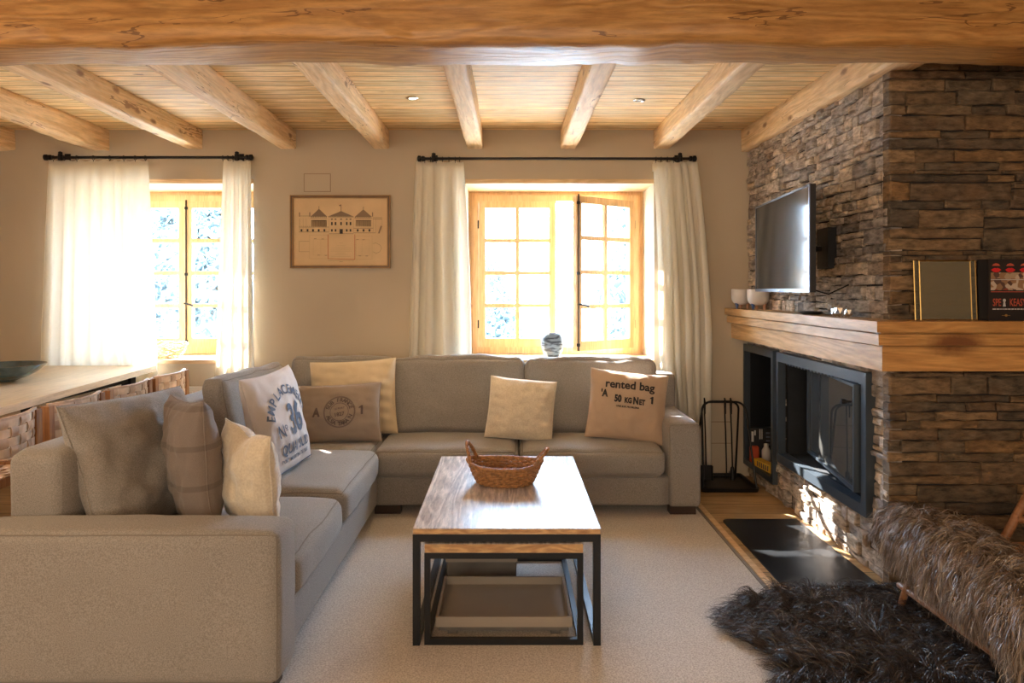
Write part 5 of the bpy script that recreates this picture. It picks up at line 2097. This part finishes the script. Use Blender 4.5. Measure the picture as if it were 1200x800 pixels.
F_.poly([(-0.032, 0.093), (-0.025, 0.093), (-0.021, 0.069), (-0.036, 0.069)], 3)
rgn = random.Random(2)
x = -0.085
while x < 0.080:
    w_ = rgn.uniform(0.006, 0.016)
    F_.rect(x, 0.054, x + w_, 0.059, 3)
    x += w_ + 0.003
F_.poly([(-0.02 + 0.007 * math.cos(2 * PI * k / 12), 0.026 + 0.006 * math.sin(2 * PI * k / 12)) for k in range(12)], 4)
F_.rect(-0.040, 0.0252, 0.0, 0.0268, 4)
F_.build('cover_print', lambda x, y: Vector((cxm + x, 3.2792, ZM + y)), [M['lips'], M['titlered'], M['collage'], M['printwhite'], M['brass']], t, cut=0)

# ================================================================== CEILING SPOTS
M['lamp_glow'], nt, bs = newmat('lamp_glow')
bs.inputs['Emission Color'].default_value = (1.0, 0.80, 0.55, 1)
bs.inputs['Emission Strength'].default_value = 6
SPOTS = ((-0.64, 4.55, 'small lit recessed ceiling spot in the bay left of the central joist', 1),
                                     (0.88, 4.60, 'small unlit recessed ceiling spot in the second bay right of the central joist', 0),
         (-3.6, 2.5, 'added unseen ceiling spot above the outer edge of the bar table', 1), (-2.9, 2.6, 'added unseen ceiling spot above the near end of the bar table', 1),  # bar table pair added out of view to brighten the stools
         (-2.1, 1.6, 'unseen ceiling spot behind the main beam, left', 1), (1.4, 1.7, 'unseen ceiling spot behind the main beam, right', 1))  # unseen pair kept for the light it gives
for i, (x, y, lb, on_) in enumerate(SPOTS):
    t = thing('ceiling_spot', lb, 'ceiling light', (x, y, ZC), 'recessed ceiling spots')
    MB().lathe([(0.026, 0.0), (0.040, -0.001), (0.042, -0.005), (0.036, -0.008), (0.026, -0.006)], (x, y, ZC), 24, caps=False).build('trim_ring', M['chrome'], t)
    MB().lathe([(0.001, -0.003), (0.028, -0.003), (0.028, 0.0)], (x, y, ZC), 20).build('lens', M['lamp_glow'] if on_ else M['white_paint'], t)
    if on_: light('spot_lamp', 'SPOT', (x, y, ZC - 0.02), (0, 0, 0), LAMP, (1.0, 0.72, 0.42), spot_size=R(80), spot_blend=0.6, shadow_soft_size=0.03)

# ================================================================== FUR
def fur(name, parent, roots, normals, dirs, lengths, widths, mat, droop=0.5, segs=7, seed=0, floor=0.004, curl=0.25, per=20):
    """tapering ribbons; roots (n,3), dirs = combed direction"""
    rg_ = np.random.default_rng(seed)
    n = len(roots)
    ts = np.linspace(0, 1, segs + 1)
    nrm = normals / np.linalg.norm(normals, axis=1, keepdims=True)
    d = dirs / np.maximum(1e-6, np.linalg.norm(dirs, axis=1, keepdims=True))
    pos = roots.copy()
    step = (lengths / segs)[:, None]
    cur = nrm * 0.75 + d * 0.65
    cur /= np.linalg.norm(cur, axis=1, keepdims=True)
    nc = n // per
    cwob = np.repeat(rg_.normal(size=(nc, 3)) * curl, per, 0)
    cph = np.repeat(rg_.uniform(0, 6.28, nc), per)[:, None]
    cctr = np.repeat(roots.reshape(nc, per, 3).mean(1), per, 0)
    offs = roots - cctr
    wob = cwob + rg_.normal(size=(n, 3)) * curl * 0.25
    shade = np.repeat(rg_.random(nc), per) * 0.75 + rg_.random(n) * 0.25
    P = [pos.copy()]
    for s in range(segs):
        f = (s + 1) / segs
        cur = cur + d * 0.28 + np.array([0, 0, -droop]) * f * 0.5 + wob * 0.75 * np.cos(f * 6 + cph)
        cur /= np.linalg.norm(cur, axis=1, keepdims=True)
        pos = pos + cur * step - offs * (0.75 / segs)
        if floor is not None:
            pos[:, 2] = np.maximum(pos[:, 2], floor + 0.008 * (s + 1) * 0.3 + rg_.random(n) * 0.004)
        P.append(pos.copy())
    P = np.array(P)                               # segs+1, n, 3
    T = np.gradient(P, axis=0)
    T /= np.maximum(1e-9, np.linalg.norm(T, axis=2, keepdims=True))
    side = np.cross(T, nrm[None] + rg_.normal(size=(1, n, 3)) * 0.5)
    side /= np.maximum(1e-9, np.linalg.norm(side, axis=2, keepdims=True))
    wv = widths[None, :, None] * (1 - ts[:, None, None] ** 1.6 * 0.92)
    L_, R_ = P - side * wv / 2, P + side * wv / 2
    V = np.stack([L_, R_], axis=2)                # segs+1, n, 2, 3
    V = V.transpose(1, 0, 2, 3).reshape(-1, 3)
    base = (np.arange(n) * (segs + 1) * 2)[:, None]
    s_ = (np.arange(segs) * 2)[None, :]
    q = np.stack([base + s_, base + s_ + 1, base + s_ + 3, base + s_ + 2], axis=2).reshape(-1, 4)
    me = bpy.data.meshes.new(name)
    off = np.array(rootloc(parent))
    V = V - off[None]
    me.vertices.add(len(V))
    me.vertices.foreach_set('co', V.astype(np.float32).ravel())
    me.loops.add(q.size)
    me.loops.foreach_set('vertex_index', q.astype(np.int32).ravel())
    me.polygons.add(len(q))
    me.polygons.foreach_set('loop_start', np.arange(0, q.size, 4, dtype=np.int32))
    me.polygons.foreach_set('loop_total', np.full(len(q), 4, dtype=np.int32))
    me.update(calc_edges=True)
    at = me.attributes.new('shade', 'FLOAT', 'POINT')
    at.data.foreach_set('value', np.repeat(shade, (segs + 1) * 2).astype(np.float32))
    me.materials.append(mat)
    me.shade_smooth()
    o = bpy.data.objects.new(name, me)
    C.objects.link(o)
    o.parent = parent
    return o


M['fur_dark'] = hair_mat('fur_dark', [(0.012, 0.010, 0.011), (0.034, 0.023, 0.018), (0.018, 0.017, 0.020), (0.075, 0.048, 0.034), (0.03, 0.027, 0.030), (0.19, 0.16, 0.15)])  # palest clump tones stand in for highlights on the locks
M['fur_grey'] = hair_mat('fur_grey', [(0.05, 0.030, 0.020), (0.20, 0.13, 0.085), (0.12, 0.08, 0.055), (0.34, 0.25, 0.18), (0.20, 0.145, 0.10), (0.68, 0.58, 0.48)])  # palette raised at its pale end to paint in hair highlights
M['hide_dark'] = plain('hide_dark', (0.012, 0.010, 0.010), 0.9)
M['hide_brown'] = plain('hide_brown', (0.05, 0.032, 0.022), 0.9)

# rug of dark long-haired sheepskin on the floor
outline = [(1.02, 3.12), (1.16, 3.26), (1.40, 3.30), (1.60, 3.26), (1.85, 3.30), (2.10, 3.22), (2.22, 2.95), (2.20, 2.60), (2.12, 2.30), (1.95, 2.05), (1.55, 2.08), (1.20, 2.16),
           (0.98, 2.32), (1.02, 2.52), (1.10, 2.70), (1.02, 2.82), (0.96, 2.98)]
t = thing('fur_rug', 'shaggy near-black sheepskin rug spread on the floor before the hearth', 'fur rug', (1.5, 2.7, 0.012))


def smooth_closed(pts, it=3):
    for _ in range(it):
        out = []
        n = len(pts)
        for i in range(n):
            a, b_ = pts[i], pts[(i + 1) % n]
            out.append((a[0] * .75 + b_[0] * .25, a[1] * .75 + b_[1] * .25))
            out.append((a[0] * .25 + b_[0] * .75, a[1] * .25 + b_[1] * .75))
        pts = out
    return pts


ol = smooth_closed(outline, 2)[::-1]
MB().prism(ol, 0.0145, 0.030).build('hide', M['hide_dark'], t, smooth=60)


def inside(pts, x, y):
    r_ = np.zeros(len(x), bool)
    n = len(pts)
    for i in range(n):
        x1, y1_ = pts[i]
        x2, y2 = pts[(i + 1) % n]
        c = ((y1_ > y) != (y2 > y)) & (x < (x2 - x1) * (y - y1_) / (y2 - y1_ + 1e-12) + x1)
        r_ ^= c
    return r_


rg_ = np.random.default_rng(11)
NC = 2600
cx = rg_.uniform(0.9, 2.3, NC * 2)
cy = rg_.uniform(2.0, 3.4, NC * 2)
ok = inside(ol, cx, cy)
cx, cy = cx[ok][:NC], cy[ok][:NC]
per = 20
RX = np.repeat(cx, per) + rg_.normal(size=len(cx) * per) * 0.012
RY = np.repeat(cy, per) + rg_.normal(size=len(cx) * per) * 0.012
# combed outward and to the left, in swirls
ang_ = np.array([math.atan2((y - 2.65) * 0.9 + 0.05, (x - 1.75)) * 0.75 + 0.9 + 1.5 * nz(x, y, 0, 2.2, 5) + 0.5 * nz(x, y, 0, 9, 8) for x, y in zip(cx, cy)])
ctr = np.stack([cx - 1.65, (cy - 2.62)], 1)
ctr /= np.linalg.norm(ctr, axis=1, keepdims=True)
sw = np.stack([np.cos(ang_ * 2), np.sin(ang_ * 2)], 1)
dr = ctr * 0.9 + sw * 0.75 + np.array([[-0.35, -0.1]])
dr = np.repeat(dr, per, 0) + rg_.normal(size=(len(RX), 2)) * 0.18
ln = np.repeat(rg_.uniform(0.085, 0.16, len(cx)), per) * rg_.uniform(0.7, 1.1, len(RX))
mound = np.array([0.022 * (1 + nz(x, y, 3, 3.0, 2)) for x, y in zip(cx, cy)]).repeat(per)
fur('fur', t, np.stack([RX, RY, 0.028 + mound * 0.5], 1), np.tile([[0, 0, 1.0]], (len(RX), 1)) + rg_.normal(size=(len(RX), 3)) * 0.15,
    np.concatenate([dr, np.full((len(RX), 1), -0.12)], 1), ln, np.full(len(RX), 0.0032), M['fur_dark'], droop=0.55, seed=1, floor=0.022, curl=0.5)

# ---- low chair with a brown sheepskin thrown over it
t = thing('low_wooden_chair', 'low wooden chair frame mostly hidden under a brown sheepskin', 'chair', (2.0, 2.8, 0.02))
CW = M['chair_wood'] = wood('chair_wood', (0.40, 0.19, 0.09), (0.26, 0.11, 0.045), 'Y', 8, 0.4, contrast=0.4)


def bar(name, p, q, r, sx=1.0):
    MB().tube([p, q], r, 10, flat=sx).build(name, CW, t, smooth=60)


bar('leg', (1.795, 3.13, 0.034), (1.86, 3.06, 0.40), 0.016)
bar('leg', (1.83, 2.28, 0.034), (1.88, 2.36, 0.40), 0.016)
bar('leg', (2.46, 3.13, 0.034), (2.40, 3.06, 0.36), 0.016)
bar('leg', (2.46, 2.28, 0.034), (2.40, 2.36, 0.36), 0.016)
bar('side_rail', (1.815, 3.17, 0.125), (1.835, 2.26, 0.125), 0.015)
bar('side_rail', (2.44, 3.17, 0.125), (2.44, 2.26, 0.125), 0.015)
bar('back_rail', (1.865, 3.16, 0.39), (1.885, 2.28, 0.40), 0.022)
bar('front_rail', (2.40, 3.10, 0.35), (2.40, 2.32, 0.35), 0.02)
bar('seat_rail', (1.87, 3.08, 0.36), (2.42, 3.08, 0.33), 0.018)
bar('seat_rail', (1.87, 2.34, 0.36), (2.42, 2.34, 0.33), 0.018)
MB().box(1.88, 2.40, 2.34, 3.08, 0.345, 0.357).build('seat_board', CW, t, bevel=0.004)
bar('arm_post', (2.26, 3.16, 0.28), (2.46, 3.20, 0.58), 0.020)
bar('arm_rail', (2.36, 3.17, 0.43), (2.62, 3.10, 0.41), 0.016)
bar('arm_post', (2.62, 3.08, 0.034), (2.66, 3.12, 0.62), 0.018)

sk = thing('sheepskin_throw', 'shaggy brown-grey sheepskin draped over the low wooden chair', 'sheepskin', (1.88, 2.8, 0.42))
# cross-section of the hide over the ridge, from the left hem over the top to the right
sec = [(1.800, 0.285), (1.790, 0.32), (1.786, 0.365), (1.797, 0.410), (1.825, 0.440), (1.875, 0.448), (1.935, 0.436), (1.985, 0.412), (2.06, 0.392), (2.15, 0.382)]
YS0, YS1 = 3.30, 2.30
Ng = 46
V, F = [], []
grid = []
for i in range(Ng + 1):
    f = i / Ng
    y = YS0 + (YS1 - YS0) * f
    row = []
    for j, (x, z) in enumerate(sec):
        e = min(1, min(f, 1 - f) / 0.10)
        drop = (1 - math.sqrt(max(0, 1 - (1 - e) ** 2))) * (0.06 if f < 0.5 else 0.16)
        xx = x + 0.018 * nz(f * 4, j * 0.4, 0, 1, 3) + (0.03 if f < .5 else 0) * (1 - e) * (1 if x < 1.85 else 0)
        zz = z - drop + 0.016 * nz(f * 5, j * 0.5, 2, 1, 5) + 0.012 * math.sin(f * 6) - 0.03 * f
        row.append((xx, y, max(0.1, zz)))
    grid.append(row)
ns = len(sec)
V = [p for r_ in grid for p in r_]
for i in range(Ng):
    for j in range(ns - 1):
        a = i * ns + j
        F.append((a, a + 1, a + ns + 1, a + ns))
hide = mesh_from('hide', V, F, M['hide_brown'], sk, 180)
mm = hide.modifiers.new('s', 'SOLIDIFY')
mm.thickness = 0.006
mm.offset = 1
G = np.array(grid)


def sample(n, seed, clump=20):
    r2 = np.random.default_rng(seed)
    u = r2.uniform(0, 0.999, n)
    v = r2.uniform(0, 0.999, n) ** 1.25
    iu, jv = (u * Ng).astype(int), (v * (ns - 1)).astype(int)
    fu, fv = (u * Ng - iu)[:, None], (v * (ns - 1) - jv)[:, None]
    p00, p10, p01, p11 = G[iu, jv], G[iu + 1, jv], G[iu, jv + 1], G[iu + 1, jv + 1]
    p = p00 * (1 - fu) * (1 - fv) + p10 * fu * (1 - fv) + p01 * (1 - fu) * fv + p11 * fu * fv
    du, dv_ = p10 - p00, p01 - p00
    nn_ = np.cross(dv_, du)
    nn_ *= np.sign(nn_[:, 2:3] + (nn_[:, 0:1] < 0) * -nn_[:, 0:1] * 2 + 1e-6)
    nn_ /= np.linalg.norm(nn_, axis=1, keepdims=True)
    bad = (p[:, 0] < 1.80) & (nn_[:, 0] > 0)
    nn_[bad] *= -1
    return u, v, p, nn_


NC = 2300
u, v, p, nn_ = sample(NC, 21)
per = 20
r3 = np.random.default_rng(33)
Pp = np.repeat(p, per, 0) + r3.normal(size=(NC * per, 3)) * 0.009
NNr = np.repeat(nn_, per, 0)
# hair falls down the left side; on top it is combed left and towards the viewer; at the near end it hangs towards the viewer
dl = np.zeros((NC, 3))
dl[:, 0] = np.where(v < 0.45, -0.35, np.where(v < 0.62, -0.9, 0.5))
dl[:, 1] = -0.35 - 0.9 * np.clip((u - 0.85) / 0.15, 0, 1) + 1.0 * np.clip((0.10 - u) / 0.10, 0, 1)
dl[:, 2] = np.where(v < 0.45, -1.1, -0.25)
dl += np.array([[0.35 * nz(a * 9, b_ * 5, 0, 1, 2), 0.55 * nz(a * 9, b_ * 5, 1, 1, 4), 0] for a, b_ in zip(u, v)])
dl = np.repeat(dl, per, 0) + r3.normal(size=(NC * per, 3)) * 0.14
endf = np.clip((u - 0.86) / 0.14, 0, 1)
ln = np.repeat(r3.uniform(0.09, 0.145, NC) * (1 + 0.9 * endf), per) * r3.uniform(0.7, 1.1, NC * per)
fur('fur', sk, Pp, NNr, dl, ln, np.full(NC * per, 0.0038), M['fur_grey'], droop=0.85, seed=5, floor=0.05, curl=0.5)
# long fringe hanging from the near end and left hem
NF_ = 420
r4 = np.random.default_rng(44)
fx = r4.uniform(1.76, 2.15, NF_)
fz = 0.40 - 0.30 * r4.random(NF_)
fy = 2.275 + 0.01 * r4.normal(size=NF_) + (0.40 - fz) * 0.03
per = 24
Pp = np.repeat(np.stack([fx, fy, fz], 1), per, 0) + r4.normal(size=(NF_ * per, 3)) * 0.010
dl = np.tile([[-0.15, -0.2, -1.3]], (NF_ * per, 1)) + r4.normal(size=(NF_ * per, 3)) * 0.15
ln = np.repeat(r4.uniform(0.12, 0.2, NF_), per)
fur('fur_fringe', sk, Pp, np.tile([[0, -1.0, -0.2]], (NF_ * per, 1)), dl, ln, np.full(NF_ * per, 0.0038), M['fur_grey'], droop=0.9, seed=6, floor=0.045, curl=0.45, per=24)
rings = [[(1.77, 2.285, 0.11), (1.77, 2.295, 0.11), (1.80, 2.30, 0.42), (1.80, 2.285, 0.42)],
         [(2.14, 2.285, 0.11), (2.14, 2.295, 0.11), (2.14, 2.30, 0.39), (2.14, 2.285, 0.39)]]
MB().loft(rings).build('hide_flap', M['hide_brown'], sk, smooth=None)
